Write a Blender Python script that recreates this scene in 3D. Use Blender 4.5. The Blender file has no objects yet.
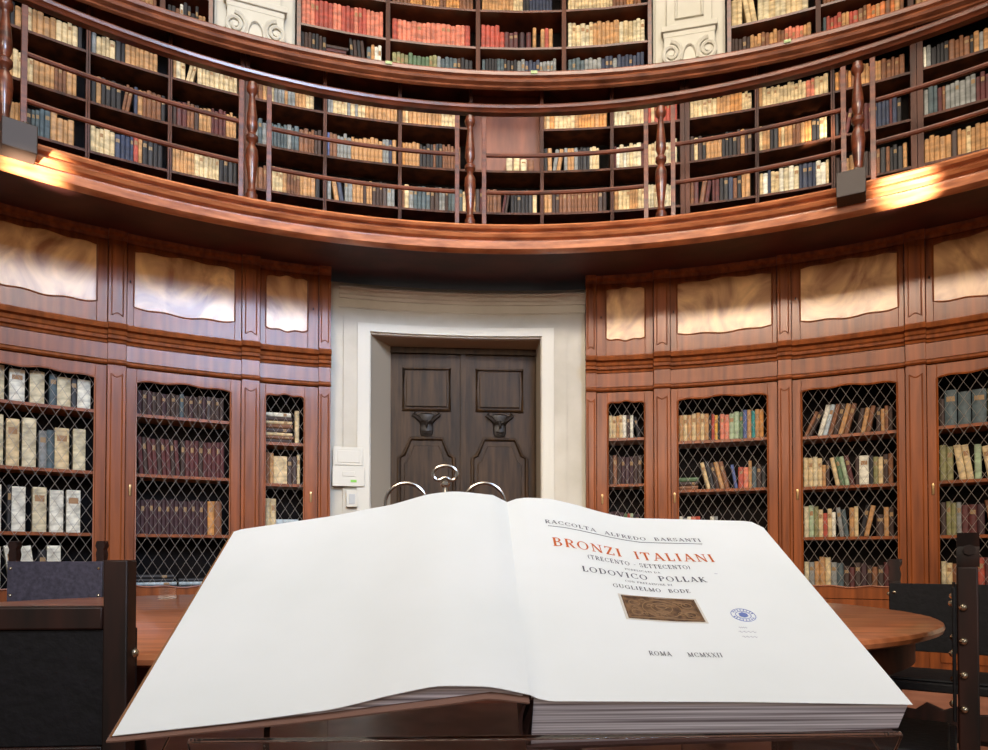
import bpy, math, random
from math import sin, cos, pi, radians
from mathutils import Matrix, Vector
S = bpy.context.scene
COL = S.collection
E = 1.1                       # eye height above the floor; heights written with E+h are relative to it

# ---------------------------------------------------------------- camera
cam = bpy.data.cameras.new('camera'); cam.sensor_width = 36; cam.lens = 700/988*36
cam.shift_y = (546-375)/988; cam.clip_start = .05
co = bpy.data.objects.new('camera', cam); COL.objects.link(co)
co.location = (0, 0, E); co.rotation_euler = (pi/2+.02, 0, 0); S.camera = co

# ---------------------------------------------------------------- world, lights, exposure
W = bpy.data.worlds.new('room_light'); S.world = W; W.use_nodes = True
W.node_tree.nodes['Background'].inputs[0].default_value = (1.0, .93, .86, 1)
W.node_tree.nodes['Background'].inputs[1].default_value = .15
S.view_settings.view_transform = 'Standard'; S.view_settings.look = 'None'
S.view_settings.gamma = 1; S.view_settings.use_curve_mapping = False
S.view_settings.exposure = 0.32
def area(name, loc, target, sx, sy, power, color, spread=180):
    l = bpy.data.lights.new(name, 'AREA'); l.shape = 'RECTANGLE'; l.size = sx; l.size_y = sy
    l.energy = power; l.color = color; l.spread = radians(spread)
    o = bpy.data.objects.new(name, l); COL.objects.link(o); o.location = loc
    o.rotation_euler = (Vector(target)-Vector(loc)).to_track_quat('-Z', 'Y').to_euler()
    o['kind'] = 'helper'; return o
area('window_light_cool', (3.3, -5.6, 7.5), (-2.6, 6.2, 3.3), 2.2, 3.0, 128, (.50, .68, 1.0), 56)
area('window_light_white', (-2.5, -5.8, 8.35), (2.4, 6.2, 3.2), 4.4, 1.7, 145, (1.0, .84, .66), 60)
area('window_light_side', (6.0, -5.0, 8.3), (-3.6, 5.8, 3.4), 1.7, 1.6, 34, (1.0, .93, .84), 60)
area('low_fill_light', (0, -6.4, 4.4), (0, 6.5, 3.7), 8.0, 1.8, 80, (1.0, .84, .68), 70)  # added broad warm fill to brighten the upper panels, stands for no window
area('skylight', (.3, 2.6, 9.8), (.3, 7.4, 4.6), 6.0, 2.6, 175, (1.0, .88, .72), 120)
def spot(name, loc, target, power, ang, color):
    l = bpy.data.lights.new(name, 'SPOT'); l.energy = power; l.spot_size = radians(ang); l.spot_blend = .8
    l.color = color; l.shadow_soft_size = .06
    o = bpy.data.objects.new(name, l); COL.objects.link(o); o.location = loc
    o.rotation_euler = (Vector(target)-Vector(loc)).to_track_quat('-Z', 'Y').to_euler(); o['kind'] = 'helper'
spot('spotlight', (-3.5, 3.5, 2.7), (-3.36, 5.06, E+2.85), 2800, 11, (1, .88, .72))
spot('spotlight', (3.3, 3.7, 2.7), (3.22, 5.36, E+2.88), 3200, 11, (1, .88, .72))

# ---------------------------------------------------------------- materials
def srgb(*c):
    return tuple(((x/255)/12.92 if x/255 <= .04045 else ((x/255+.055)/1.055)**2.4) for x in c)+(1,)
def mat(name, col, rough=.5, metal=0, spec=.5, coat=0, coat_rough=.1):
    m = bpy.data.materials.new(name); m.use_nodes = True; b = m.node_tree.nodes['Principled BSDF']
    b.inputs['Base Color'].default_value = col; b.inputs['Roughness'].default_value = rough
    b.inputs['Metallic'].default_value = metal; b.inputs['Specular IOR Level'].default_value = spec
    b.inputs['Coat Weight'].default_value = coat; b.inputs['Coat Roughness'].default_value = coat_rough
    return m
def noisy(m, c1, c2, scale=(3, 3, 3), detail=5, lo=.35, hi=.65, bump=0, bscale=None, dist=0.0):
    nt = m.node_tree; N = nt.nodes; L = nt.links; b = N['Principled BSDF']
    tc = N.new('ShaderNodeTexCoord'); mp = N.new('ShaderNodeMapping'); mp.inputs['Scale'].default_value = scale
    nz = N.new('ShaderNodeTexNoise'); nz.inputs['Scale'].default_value = 1; nz.inputs['Detail'].default_value = detail
    nz.inputs['Distortion'].default_value = dist
    cr = N.new('ShaderNodeValToRGB'); cr.color_ramp.elements[0].position = lo; cr.color_ramp.elements[1].position = hi
    cr.color_ramp.elements[0].color = c1; cr.color_ramp.elements[1].color = c2
    L.new(tc.outputs['Object'], mp.inputs[0]); L.new(mp.outputs[0], nz.inputs['Vector'])
    L.new(nz.outputs[0], cr.inputs[0]); L.new(cr.outputs[0], b.inputs['Base Color'])
    if bump:
        bp = N.new('ShaderNodeBump'); bp.inputs['Strength'].default_value = bump; bp.inputs['Distance'].default_value = .01
        src = nz
        if bscale:
            mp2 = N.new('ShaderNodeMapping'); mp2.inputs['Scale'].default_value = bscale
            src = N.new('ShaderNodeTexNoise'); src.inputs['Scale'].default_value = 1; src.inputs['Detail'].default_value = 3
            L.new(tc.outputs['Object'], mp2.inputs[0]); L.new(mp2.outputs[0], src.inputs['Vector'])
        L.new(src.outputs[0], bp.inputs['Height']); L.new(bp.outputs[0], b.inputs['Normal'])
        L.new(bp.outputs[0], b.inputs['Coat Normal'])
    return m
M = {}
M['wood'] = noisy(mat('walnut_wood', (0, 0, 0, 1), .40, spec=.22, coat=.12, coat_rough=.14), srgb(92, 46, 18), srgb(150, 80, 34), (20, 20, 1.4), 5, .25, .8, .06, (14, 14, 2.5))
M['wood2'] = noisy(mat('gallery_wood', (0, 0, 0, 1), .38, spec=.4, coat=.4, coat_rough=.14), srgb(58, 25, 12), srgb(112, 54, 28), (5, 5, 26), 5, .3, .7, .1, (4, 4, 24))
M['cornice'] = noisy(mat('cornice_wood', (0, 0, 0, 1), .3, coat=.8, coat_rough=.1), srgb(88, 44, 25), srgb(146, 84, 52), (5, 5, 26), 5, .3, .7, .06, (4, 4, 24))
M['fascia'] = noisy(mat('fascia_wood', (0, 0, 0, 1), .32, coat=.7, coat_rough=.12), srgb(136, 74, 42), srgb(200, 126, 80), (5, 5, 26), 5, .3, .7, .08, (4, 4, 24))
M['upright'] = noisy(mat('upright_wood', (0, 0, 0, 1), .5, spec=.25), srgb(52, 26, 16), srgb(92, 50, 30), (9, 9, 2), 4)
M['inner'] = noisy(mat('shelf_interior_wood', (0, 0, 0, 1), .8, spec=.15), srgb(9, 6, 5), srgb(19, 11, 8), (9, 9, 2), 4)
M['inner2'] = noisy(mat('worn_panel_wood', (0, 0, 0, 1), .5), srgb(92, 46, 26), srgb(124, 68, 42), (9, 9, 2), 5)
M['burl'] = noisy(mat('burl_panel', (0, 0, 0, 1), .38, coat=.4, coat_rough=.26), srgb(136, 80, 36), srgb(232, 182, 118), (2.6, 2.6, 2.0), 6, .3, .7, .18, (3.2, 3.2, 2.4), 1.8)
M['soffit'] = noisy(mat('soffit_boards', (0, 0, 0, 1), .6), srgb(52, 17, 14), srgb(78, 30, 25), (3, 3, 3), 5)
M['plaster'] = noisy(mat('cream_plaster', (0, 0, 0, 1), .6), srgb(172, 166, 150), srgb(194, 189, 175), (2, 2, 2), 5, .3, .7, .05, (30, 30, 30))
M['plaster2'] = noisy(mat('pale_pilaster_plaster', (0, 0, 0, 1), .6), srgb(188, 184, 168), srgb(206, 202, 188), (2, 2, 2), 5, .3, .7)
M['white'] = mat('white_paint', srgb(196, 193, 180), .5)
M['door'] = noisy(mat('dark_door_wood', (0, 0, 0, 1), .5, spec=.2), srgb(32, 21, 11), srgb(70, 50, 30), (20, 20, 2), 5, .3, .7, .1)
M['carving'] = mat('dark_carving', srgb(30, 22, 15), .5)
M['jamb'] = mat('jamb_stone', srgb(168, 158, 140), .7)
M['recess'] = mat('stone_reveal', srgb(150, 128, 106), .7)
M['floor'] = noisy(mat('terracotta_floor', (0, 0, 0, 1), .4), srgb(128, 82, 66), srgb(172, 120, 98), (3, 3, 3), 6)
M['table'] = noisy(mat('table_top_wood', (0, 0, 0, 1), .3, coat=.6, coat_rough=.12), srgb(146, 80, 44), srgb(214, 136, 90), (3, 18, 6), 6, .3, .7, .05)
M['chairwood'] = noisy(mat('chair_wood', (0, 0, 0, 1), .5, spec=.3), srgb(18, 8, 5), srgb(42, 19, 12), (18, 18, 3), 4)
M['leather2'] = noisy(mat('window_lit_leather', (0, 0, 0, 1), .5), srgb(44, 42, 52), srgb(66, 62, 74), (40, 40, 40), 3, .3, .7, .15)  # same leather painted lighter and bluer, as window light on the far-left chair
M['leather'] = noisy(mat('black_leather', (0, 0, 0, 1), .65, spec=.25), srgb(5, 5, 7), srgb(13, 12, 16), (40, 40, 40), 3, .3, .7, .25)
M['stud'] = mat('brass_stud', srgb(190, 175, 150), .25, 1)
M['wire'] = mat('mesh_wire', srgb(160, 153, 145), .5, .2)
M['metal'] = mat('nickel', srgb(196, 190, 180), .25, 1)
M['lock'] = mat('aged_brass', srgb(160, 130, 90), .4, 1)
M['blockm'] = mat('grey_brown_block', srgb(48, 36, 28), .6)
M['green'] = mat('green_label', srgb(120, 190, 60), .5)
M['sticker'] = mat('pale_label', srgb(150, 165, 110), .5)
M['page'] = noisy(mat('book_paper', (0, 0, 0, 1), .7), srgb(231, 236, 235), srgb(238, 242, 242), (6, 6, 6), 4, .3, .7, .02)
M['gilt'] = mat('gilt_edge', srgb(150, 104, 62), .6, .0)
M['cover'] = mat('dark_cover_leather', srgb(56, 34, 30), .55)
M['board'] = mat('worn_board_edge', srgb(128, 96, 82), .6)
M['apron'] = noisy(mat('apron_wood', (0, 0, 0, 1), .65, spec=.15), srgb(66, 34, 22), srgb(108, 60, 40), (6, 6, 2), 4)
M['edge'] = mat('page_edges', srgb(176, 164, 158), .8)
M['ink'] = mat('black_ink', srgb(84, 86, 98), .7)
M['red_ink'] = mat('orange_red_ink', srgb(204, 100, 44), .7)
M['blue_ink'] = mat('blue_stamp_ink', srgb(112, 130, 190), .7)
M['pencil'] = mat('pencil_grey', srgb(190, 190, 200), .7)
M['plate'] = noisy(mat('bronze_picture', (0, 0, 0, 1), .6), srgb(74, 50, 34), srgb(140, 106, 74), (110, 110, 110), 3)
M['plate_lt'] = mat('bronze_light', srgb(150, 118, 84), .6)
M['acrylic'] = mat('clear_acrylic', (1, 1, 1, 1), .03); M['acrylic'].node_tree.nodes['Principled BSDF'].inputs['Transmission Weight'].default_value = 1
# page edges: fine stacked sheet lines across the thickness
def sheets(m, c1, c2, scale):
    nt = m.node_tree; N = nt.nodes; L = nt.links
    tc = N.new('ShaderNodeTexCoord'); mp = N.new('ShaderNodeMapping'); mp.inputs['Scale'].default_value = scale
    nz = N.new('ShaderNodeTexNoise'); nz.inputs['Scale'].default_value = 1; nz.inputs['Detail'].default_value = 6
    cr = N.new('ShaderNodeValToRGB'); cr.color_ramp.elements[0].position = .35; cr.color_ramp.elements[1].position = .65
    cr.color_ramp.elements[0].color = c1; cr.color_ramp.elements[1].color = c2
    L.new(tc.outputs['Object'], mp.inputs[0]); L.new(mp.outputs[0], nz.inputs['Vector'])
    L.new(nz.outputs[0], cr.inputs[0]); L.new(cr.outputs[0], N['Principled BSDF'].inputs['Base Color'])
    return m
M['block_edge'] = sheets(mat('sheet_edges', (0, 0, 0, 1), .8), srgb(128, 118, 122), srgb(240, 236, 242), (3, 3, 420))
PAL = dict(
 t=('tan', (182, 136, 86)), c=('cream', (208, 184, 138)), w=('white', (222, 217, 198)), b=('brown', (122, 78, 48)),
 k=('black', (30, 28, 30)), d=('dark brown', (58, 38, 30)), n=('navy blue', (44, 52, 74)), g=('grey', (132, 134, 130)),
 v=('green', (86, 112, 78)), p=('pale green', (158, 176, 142)), r=('red', (170, 72, 54)), s=('salmon', (206, 120, 92)),
 m=('maroon', (84, 34, 32)), y=('yellow', (216, 164, 66)), o=('orange', (206, 118, 60)), u=('blue', (84, 98, 144)),
 e=('teal', (42, 132, 128)), l=('pale blue', (176, 190, 196)), a=('amber', (198, 138, 74)), i=('ivory', (206, 192, 156)),
 f=('olive', (132, 128, 84)), h=('dark maroon', (58, 30, 34)), j=('slate grey', (74, 88, 92)))
BM = {k: noisy(mat('cloth_'+n.replace(' ', '_'), (0, 0, 0, 1), .6), srgb(*[int(x*.78) for x in c]), srgb(*[min(255, int(x*1.08)) for x in c]), (9, 9, 22), 3) for k, (n, c) in PAL.items()}
BKEYS = list(PAL)

# ---------------------------------------------------------------- mesh helpers
WM = {}
ID = Matrix.Identity(4)
class MB:
    def __init__(s): s.v = []; s.f = []; s.m = []
    def add(s, vs, fs, mi=0, X=None):
        n = len(s.v)
        s.v += [tuple(X @ Vector(v)) if X is not None else tuple(v) for v in vs]
        s.f += [tuple(i+n for i in f) for f in fs]; s.m += [mi]*len(fs); return s
    def box(s, x0, x1, y0, y1, z0, z1, mi=0, X=None):
        return s.add([(x, y, z) for z in (z0, z1) for y in (y0, y1) for x in (x0, x1)],
                     [(0, 2, 3, 1), (4, 5, 7, 6), (0, 1, 5, 4), (2, 6, 7, 3), (0, 4, 6, 2), (1, 3, 7, 5)], mi, X)
    def tube(s, pts, r, n=6, closed=False, mi=0, X=None):
        pts = [Vector(p) for p in pts]; rings = []; up = None; m = len(pts)
        for i, p in enumerate(pts):
            d = (pts[(i+1) % m]-pts[i-1]) if closed else (pts[min(i+1, m-1)]-pts[max(i-1, 0)])
            d.normalize()
            if up is None: up = Vector((0, 0, 1)) if abs(d.z) < .9 else Vector((0, 1, 0))
            a = d.cross(up).normalized(); up = a.cross(d).normalized()
            rr = r[i] if isinstance(r, (list, tuple)) else r
            rings.append([p+a*cos(2*pi*k/n)*rr+up*sin(2*pi*k/n)*rr for k in range(n)])
        vs = [q for R in rings for q in R]; fs = []
        for i in range(m if closed else m-1):
            j = (i+1) % m
            for k in range(n): fs.append((i*n+k, i*n+(k+1) % n, j*n+(k+1) % n, j*n+k))
        if not closed: fs += [tuple(range(n))[::-1], tuple((m-1)*n+k for k in range(n))]
        return s.add(vs, fs, mi, X)
    def lathe(s, prof, n=16, mi=0, X=None):
        vs = [(r*cos(2*pi*k/n), r*sin(2*pi*k/n), z) for r, z in prof for k in range(n)]; m = len(prof)
        fs = [(i*n+k, i*n+(k+1) % n, (i+1)*n+(k+1) % n, (i+1)*n+k) for i in range(m-1) for k in range(n)]
        fs += [tuple(range(n))[::-1], tuple((m-1)*n+k for k in range(n))]
        return s.add(vs, fs, mi, X)
    def prism(s, poly, y0, y1, mi=0, X=None):     # poly in x,z, extruded along y
        n = len(poly)
        vs = [(x, y0, z) for x, z in poly]+[(x, y1, z) for x, z in poly]
        fs = [tuple(range(n)), tuple(range(2*n-1, n-1, -1))]+[(i, i+n, (i+1) % n+n, (i+1) % n) for i in range(n)]
        return s.add(vs, fs, mi, X)
    # rings about a vertical axis: c = plan centre, angle measured from +Y towards +X
    def sweep(s, c, t0, t1, prof, n=8, mi=0):
        m = len(prof); vs = []
        for i in range(n+1):
            t = t0+(t1-t0)*i/n
            vs += [(c[0]+R*sin(t), c[1]+R*cos(t), E+h) for R, h in prof]
        fs = [(i*m+k, i*m+(k+1) % m, (i+1)*m+(k+1) % m, (i+1)*m+k) for i in range(n) for k in range(m)]
        fs += [tuple(range(m))[::-1], tuple(n*m+k for k in range(m))]
        return s.add(vs, fs, mi)
    def plate(s, c, t0, t1, R0, R1, h0, h1, n=6, mi=0):
        f0 = h0 if callable(h0) else (lambda q: h0); f1 = h1 if callable(h1) else (lambda q: h1); vs = []
        for i in range(n+1):
            q = i/n; t = t0+(t1-t0)*q
            for R, h in ((R0, f0(q)), (R1, f0(q)), (R1, f1(q)), (R0, f1(q))):
                vs.append((c[0]+R*sin(t), c[1]+R*cos(t), E+h))
        fs = [(i*4+k, i*4+(k+1) % 4, i*4+4+(k+1) % 4, i*4+4+k) for i in range(n) for k in range(4)]
        fs += [(3, 2, 1, 0), (n*4, n*4+1, n*4+2, n*4+3)]
        return s.add(vs, fs, mi)
    def mesh(s, name, mats):
        me = bpy.data.meshes.new(name); me.from_pydata(s.v, [], s.f)
        for m in mats: me.materials.append(m)
        if len(mats) > 1: me.polygons.foreach_set('material_index', s.m)
        import bmesh
        b = bmesh.new(); b.from_mesh(me); bmesh.ops.recalc_face_normals(b, faces=b.faces); b.to_mesh(me); b.free()
        me.polygons.foreach_set('use_smooth', [True]*len(me.polygons)); me.set_sharp_from_angle(angle=radians(32))
        me.update(); return me
    def build(s, name, mats, parent=None, bevel=0, **props):
        if not isinstance(mats, (list, tuple)): mats = [mats]
        o = bpy.data.objects.new(name, s.mesh(name, mats)); COL.objects.link(o)
        if parent is not None:
            o.parent = parent; o.matrix_parent_inverse = WM.get(parent.name, ID).inverted()
        WM[o.name] = ID
        if bevel:
            b = o.modifiers.new('bevel', 'BEVEL'); b.width = bevel; b.segments = 2; b.limit_method = 'ANGLE'
        for k, v in props.items(): o[k] = v
        return o
def struct(name, mb, m, **k): return mb.build(name, m, None, kind='structure', **k)
def thing(name, label, cat, loc=(0, 0, 0), rz=0, group=None):
    o = bpy.data.objects.new(name, None); COL.objects.link(o); o.location = loc; o.rotation_euler = (0, 0, rz)
    o.empty_display_size = .1
    o['label'] = label; o['category'] = cat
    if group: o['group'] = group
    WM[o.name] = Matrix.Translation(loc) @ Matrix.Rotation(rz, 4, 'Z'); return o
def P(c, R, t, h): return (c[0]+R*sin(t), c[1]+R*cos(t), E+h)

CL, CG, CS = (.21, .42), (.2, .6), (.34, -.22)    # plan centres: cabinets, gallery front, gallery shelving

# ---------------------------------------------------------------- room shell
mb = MB(); mb.box(-8, 8, -7, 9, -.1, 0); struct('floor', mb, M['floor'])
mb = MB(); mb.plate(CL, -1.15, -.2153, 7.32, 7.6, -1.1, 2.86, 20); struct('wall_left', mb, M['plaster'])
mb = MB(); mb.plate(CL, .0407, 1.15, 7.32, 7.6, -1.1, 2.86, 20); struct('wall_right', mb, M['plaster'])
mb = MB(); mb.plate(CS, -1.0, 1.0, 8.55, 8.75, 4.86, 8.5, 40); struct('wall_back', mb, M['plaster'])
# gallery deck with its boarded underside
mb = MB(); n = 48; vs = []
for i in range(n+1):
    t = -1.05+2.1*i/n
    a = P(CG, 5.78, t, 2.86); b = P(CL, 7.75, t, 3.02)
    vs += [a, b, (b[0], b[1], b[2]+.1), (a[0], a[1], E+2.99)]
mb.add(vs, [(i*4+k, i*4+(k+1) % 4, i*4+4+(k+1) % 4, i*4+4+k) for i in range(n) for k in range(4)])
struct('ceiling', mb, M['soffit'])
mb = MB()
p0 = Vector(P(CG, 5.8, -.262, 2.85)); p1 = Vector(P(CL, 6.9, -.262, 2.955)); d = (p1-p0).normalized(); s_ = Vector((d.y, -d.x, 0))*.05
mb.add([p0-s_, p0+s_, p1+s_, p1-s_]+[v+Vector((0, 0, .05)) for v in (p0-s_, p0+s_, p1+s_, p1-s_)],
       [(0, 1, 2, 3), (7, 6, 5, 4), (0, 4, 5, 1), (1, 5, 6, 2), (2, 6, 7, 3), (3, 7, 4, 0)])
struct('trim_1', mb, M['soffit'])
# gallery fascia
FP = [(5.80, 2.86), (5.76, 2.80), (5.73, 2.80), (5.69, 2.82), (5.675, 2.875), (5.70, 2.885), (5.70, 2.90), (5.655, 2.908), (5.635, 2.93), (5.655, 2.95), (5.67, 2.952), (5.67, 2.965), (5.62, 2.972), (5.605, 2.99), (5.62, 3.01), (5.80, 3.01)]
mb = MB(); mb.sweep(CG, -1.0, 1.0, FP, 80); struct('trim_2', mb, M['fascia'])
# second gallery ledge: cornice over the gallery shelving
CP = [(7.2, 4.785), (7.12, 4.72), (7.11, 4.68), (7.07, 4.655), (7.045, 4.665), (7.05, 4.685), (7.01, 4.70), (7.0, 4.72), (7.01, 4.74), (6.985, 4.75), (6.975, 4.775), (6.985, 4.79), (7.02, 4.80), (7.1, 4.87), (8.6, 4.87), (8.6, 4.81), (7.2, 4.81)]
mb = MB(); mb.sweep(CS, -1.0, 1.0, CP, 80); struct('trim_3', mb, M['cornice'])

# ---------------------------------------------------------------- doorway
R_ = 6.97
mb = MB(); mb.plate(CL, -.2745, -.2153, R_, 7.32, -1.1, 2.34, 4); mb.plate(CL, .0407, .1085, R_, 7.32, -1.1, 2.34, 4)
mb.plate(CL, -.2745, .1085, R_, 7.32, 2.34, 2.86, 12)
struct('wall_door', mb, M['plaster'])
def surround(R0, R1, out, inn, top, bot):
    mb = MB(); l0, l1 = -.2153-out, -.2153-inn; r0, r1 = .0407+inn, .0407+out
    mb.plate(CL, l0, l1, R0, R1, -1.1, top, 2); mb.plate(CL, r0, r1, R0, R1, -1.1, top, 2)
    mb.plate(CL, l1, r0, R0, R1, bot, top, 12); return mb
struct('trim_4', surround(6.935, R_, .040, 0, 2.52, 2.34), M['plaster'])
struct('trim_5', surround(6.905, 6.935, .020, .002, 2.44, 2.355), M['white'])
mb = MB(); mb.sweep(CL, -.262, .1085, [(6.97, 2.70), (6.95, 2.70), (6.945, 2.73), (6.93, 2.74), (6.925, 2.77), (6.89, 2.78), (6.89, 2.80), (6.97, 2.81)], 14)
mb.sweep(CL, -.262, .1085, [(6.97, 2.60), (6.962, 2.60), (6.96, 2.61), (6.97, 2.62)], 14)
struct('trim_6', mb, M['plaster'])
for t, t2, nm in ((-.2153, -.1840, 'trim_7'), (.0407, .0352, 'trim_10')):      # splayed jambs
    mb = MB(); q = []
    for hh_ in (-1.1, 2.34):
        q += [P(CL, 6.96, t, hh_), P(CL, 7.32, t2, hh_), P(CL, 7.32, t-.03 if t < 0 else t+.03, hh_)]
    mb.add(q, [(0, 1, 2), (5, 4, 3), (0, 3, 4, 1), (1, 4, 5, 2), (2, 5, 3, 0)]); struct(nm, mb, M['jamb'])
mb = MB(); mb.plate(CL, -.2153, .0407, 6.98, 7.7, 2.335, 2.40, 6); struct('trim_11', mb, M['recess'])
tD = -.0755
DX = Matrix.Translation(P(CL, 7.25, tD, -1.1)) @ Matrix.Rotation(-tD, 4, 'Z')   # door frame: x right, y away, z up from the floor
mb = MB()
for x0, x1 in ((-.98, -.80), (.80, .98)): mb.box(x0, x1, .02, .2, 0, 3.5, X=DX)
mb.box(-.98, .98, .02, .2, 3.37, 3.5, X=DX); mb.box(-.98, .98, .2, .3, 0, 3.5, X=DX)
struct('trim_8', mb, M['door'])
def ridge(mb, pts, r, X, y=-.0): mb.tube([(x, y, z) for x, z in pts], r, 5, True, X=X)
def door_leaf(name, x0, x1):
    mb = MB(); mb.box(x0, x1, .03, .09, 0.01, 3.36, X=DX)
    o = mb.build(name, M['door'], None, .004, kind='structure')
    xc = (x0+x1)/2
    u = MB(); u.box(xc-.22, xc+.22, .005, .03, 2.78, 3.17, X=DX)
    ridge(u, [(xc-.255, 2.745), (xc+.255, 2.745), (xc+.255, 3.20), (xc-.255, 3.20)], .022, DX, .02)
    u.build('upper_panel', M['door'], o, .006)
    l = MB(); A = [(xc-.30, .35), (xc+.30, .35), (xc+.30, 2.22), (xc+.25, 2.25), (xc+.17, 2.43), (xc-.17, 2.43), (xc-.25, 2.25), (xc-.30, 2.22)]
    ridge(l, A, .024, DX, .02)
    l.prism([(xc+(x-xc)*.8, 1.3+(z-1.3)*.93) for x, z in A], .008, .03, X=DX)
    l.build('lower_panel', M['door'], o, .006)
    k = MB()                      # carved basket-like mask between the panels
    k.lathe([(.055, 0), (.07, .03), (.075, .08), (.068, .12), (.085, .15), (.11, .2), (.11, .23), (.05, .25)], 12, X=DX @ Matrix.Translation((xc, .03, 2.46)) @ Matrix.Diagonal((1, .45, 1, 1)))
    for q in (-1, 1):
        k.tube([(xc+q*.05, .01, 2.62), (xc+q*.10, -.01, 2.66), (xc+q*.145, -.005, 2.69), (xc+q*.12, .0, 2.715)], [.02, .024, .018, .01], 6, X=DX)
        k.tube([(xc+q*.065, -.02, 2.60), (xc+q*.035, -.05, 2.61), (xc+q*.01, -.04, 2.60)], .011, 5, X=DX)
    k.tube([(xc, -.04, 2.62), (xc, -.065, 2.56), (xc, -.05, 2.54)], .012, 5, X=DX); k.tube([(xc-.04, -.035, 2.50), (xc, -.05, 2.49), (xc+.04, -.035, 2.50)], .01, 5, X=DX)
    k.build('carved_mask', M['carving'], o)
    return o
door_leaf('door_1', -.797, -.006); door_leaf('door_2', .006, .797)
mb = MB(); mb.box(-.03, .03, .0, .03, .01, 3.36, X=DX); struct('trim_9', mb, M['door'])

# intercom boxes on the left jamb
def jamb(px_t, h): return Matrix.Translation(P(CL, 6.90, px_t, h)) @ Matrix.Rotation(-px_t, 4, 'Z')
J = jamb(-.2475, .75)
t = thing('wall_panel', 'cream metal box with two stacked covers fixed on the stone jamb left of the dark door', 'electrical box', J.translation, 0)
mb = MB(); mb.box(-.155, .155, 0, .035, 0, .40, X=J); mb.build('housing', M['white'], t, .004)
mb = MB(); mb.box(-.14, .14, -.012, 0, .215, .385, X=J); mb.box(-.11, .11, -.018, -.012, .24, .36, X=J); mb.build('cover', M['white'], t, .003)
mb = MB(); mb.box(-.16, .16, -.014, 0, .0, .20, X=J); mb.box(-.06, .06, -.019, -.014, .10, .15, X=J); mb.build('cover', M['white'], t, .003)
mb = MB(); mb.box(.02, .08, -.018, -.014, .04, .065, X=J); mb.build('green_sticker', M['green'], t)
J = jamb(-.2425, .54)
t = thing('wall_switch', 'small white switch box under the larger cream box on the door jamb', 'switch', J.translation, 0)
mb = MB(); mb.box(-.057, .057, -.02, .035, 0, .17, X=J); mb.build('housing', M['white'], t, .004)
mb = MB(); mb.box(-.03, .03, -.028, -.02, .03, .13, X=J); mb.build('rocker', mat('switch_grey', srgb(170, 172, 170), .5), t, .003)

# ---------------------------------------------------------------- wire-mesh cabinets below the gallery
def wave(q):                # scalloped rail: 0 at the ends, bumps towards the middle
    return .55*sin(pi*q)**.7+.16*sin(pi*5*q)
def wavy_frame(mb, c, t0, t1, i0, i1, R0, R1, h0, h1, w0, w1, amp, amp_b=None, n=28):
    """rectangular frame t0..t1 x h0..h1 around an opening i0..i1 x w0..w1 whose top (and foot) are scalloped"""
    amp_b = amp if amp_b is None else amp_b
    mb.plate(c, t0, i0, R0, R1, h0, h1, 2); mb.plate(c, i1, t1, R0, R1, h0, h1, 2)
    mb.plate(c, i0, i1, R0, R1, lambda q: w1-amp+amp*wave(q), h1, n)
    mb.plate(c, i0, i1, R0, R1, h0, lambda q: w0+amp_b-amp_b*wave(q), n)
def outline(c, R, i0, i1, w0, w1, amp, amp_b, n=28):
    pts = []
    for k in range(n+1): q = k/n; pts.append(P(c, R, i0+(i1-i0)*q, w1-amp+amp*wave(q)))
    for k in range(n, -1, -1): q = k/n; pts.append(P(c, R, i0+(i1-i0)*q, w0+amp_b-amp_b*wave(q)))
    return pts
def wire_grid(c, R, i0, i1, w0, w1):
    mb = MB(); W_ = (i1-i0)*R; H_ = w1-w0; sx, sz = .094, .150; k = sz/sx
    for sg in (1, -1):
        cst = -math.ceil((k*W_ if sg > 0 else 0)/sz)*sz
        lim = H_+(0 if sg > 0 else k*W_)
        z0 = cst
        while z0 < lim:
            xs = []
            a, b = ((0-z0)/k, (H_-z0)/k) if sg > 0 else ((z0-H_)/k, z0/k)
            a, b = max(a, 0), min(b, W_)
            if b-a > .02:
                m = max(1, int((b-a)/.12)+1)
                for j in range(m+1):
                    x = a+(b-a)*j/m; z = z0+sg*k*x
                    xs.append(P(c, R+.002*sg, i0+x/R, w0+z))
                mb.tube(xs, .0021, 3)
            z0 += sz
    return mb
R0 = 6.84
GAP = .0003
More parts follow.
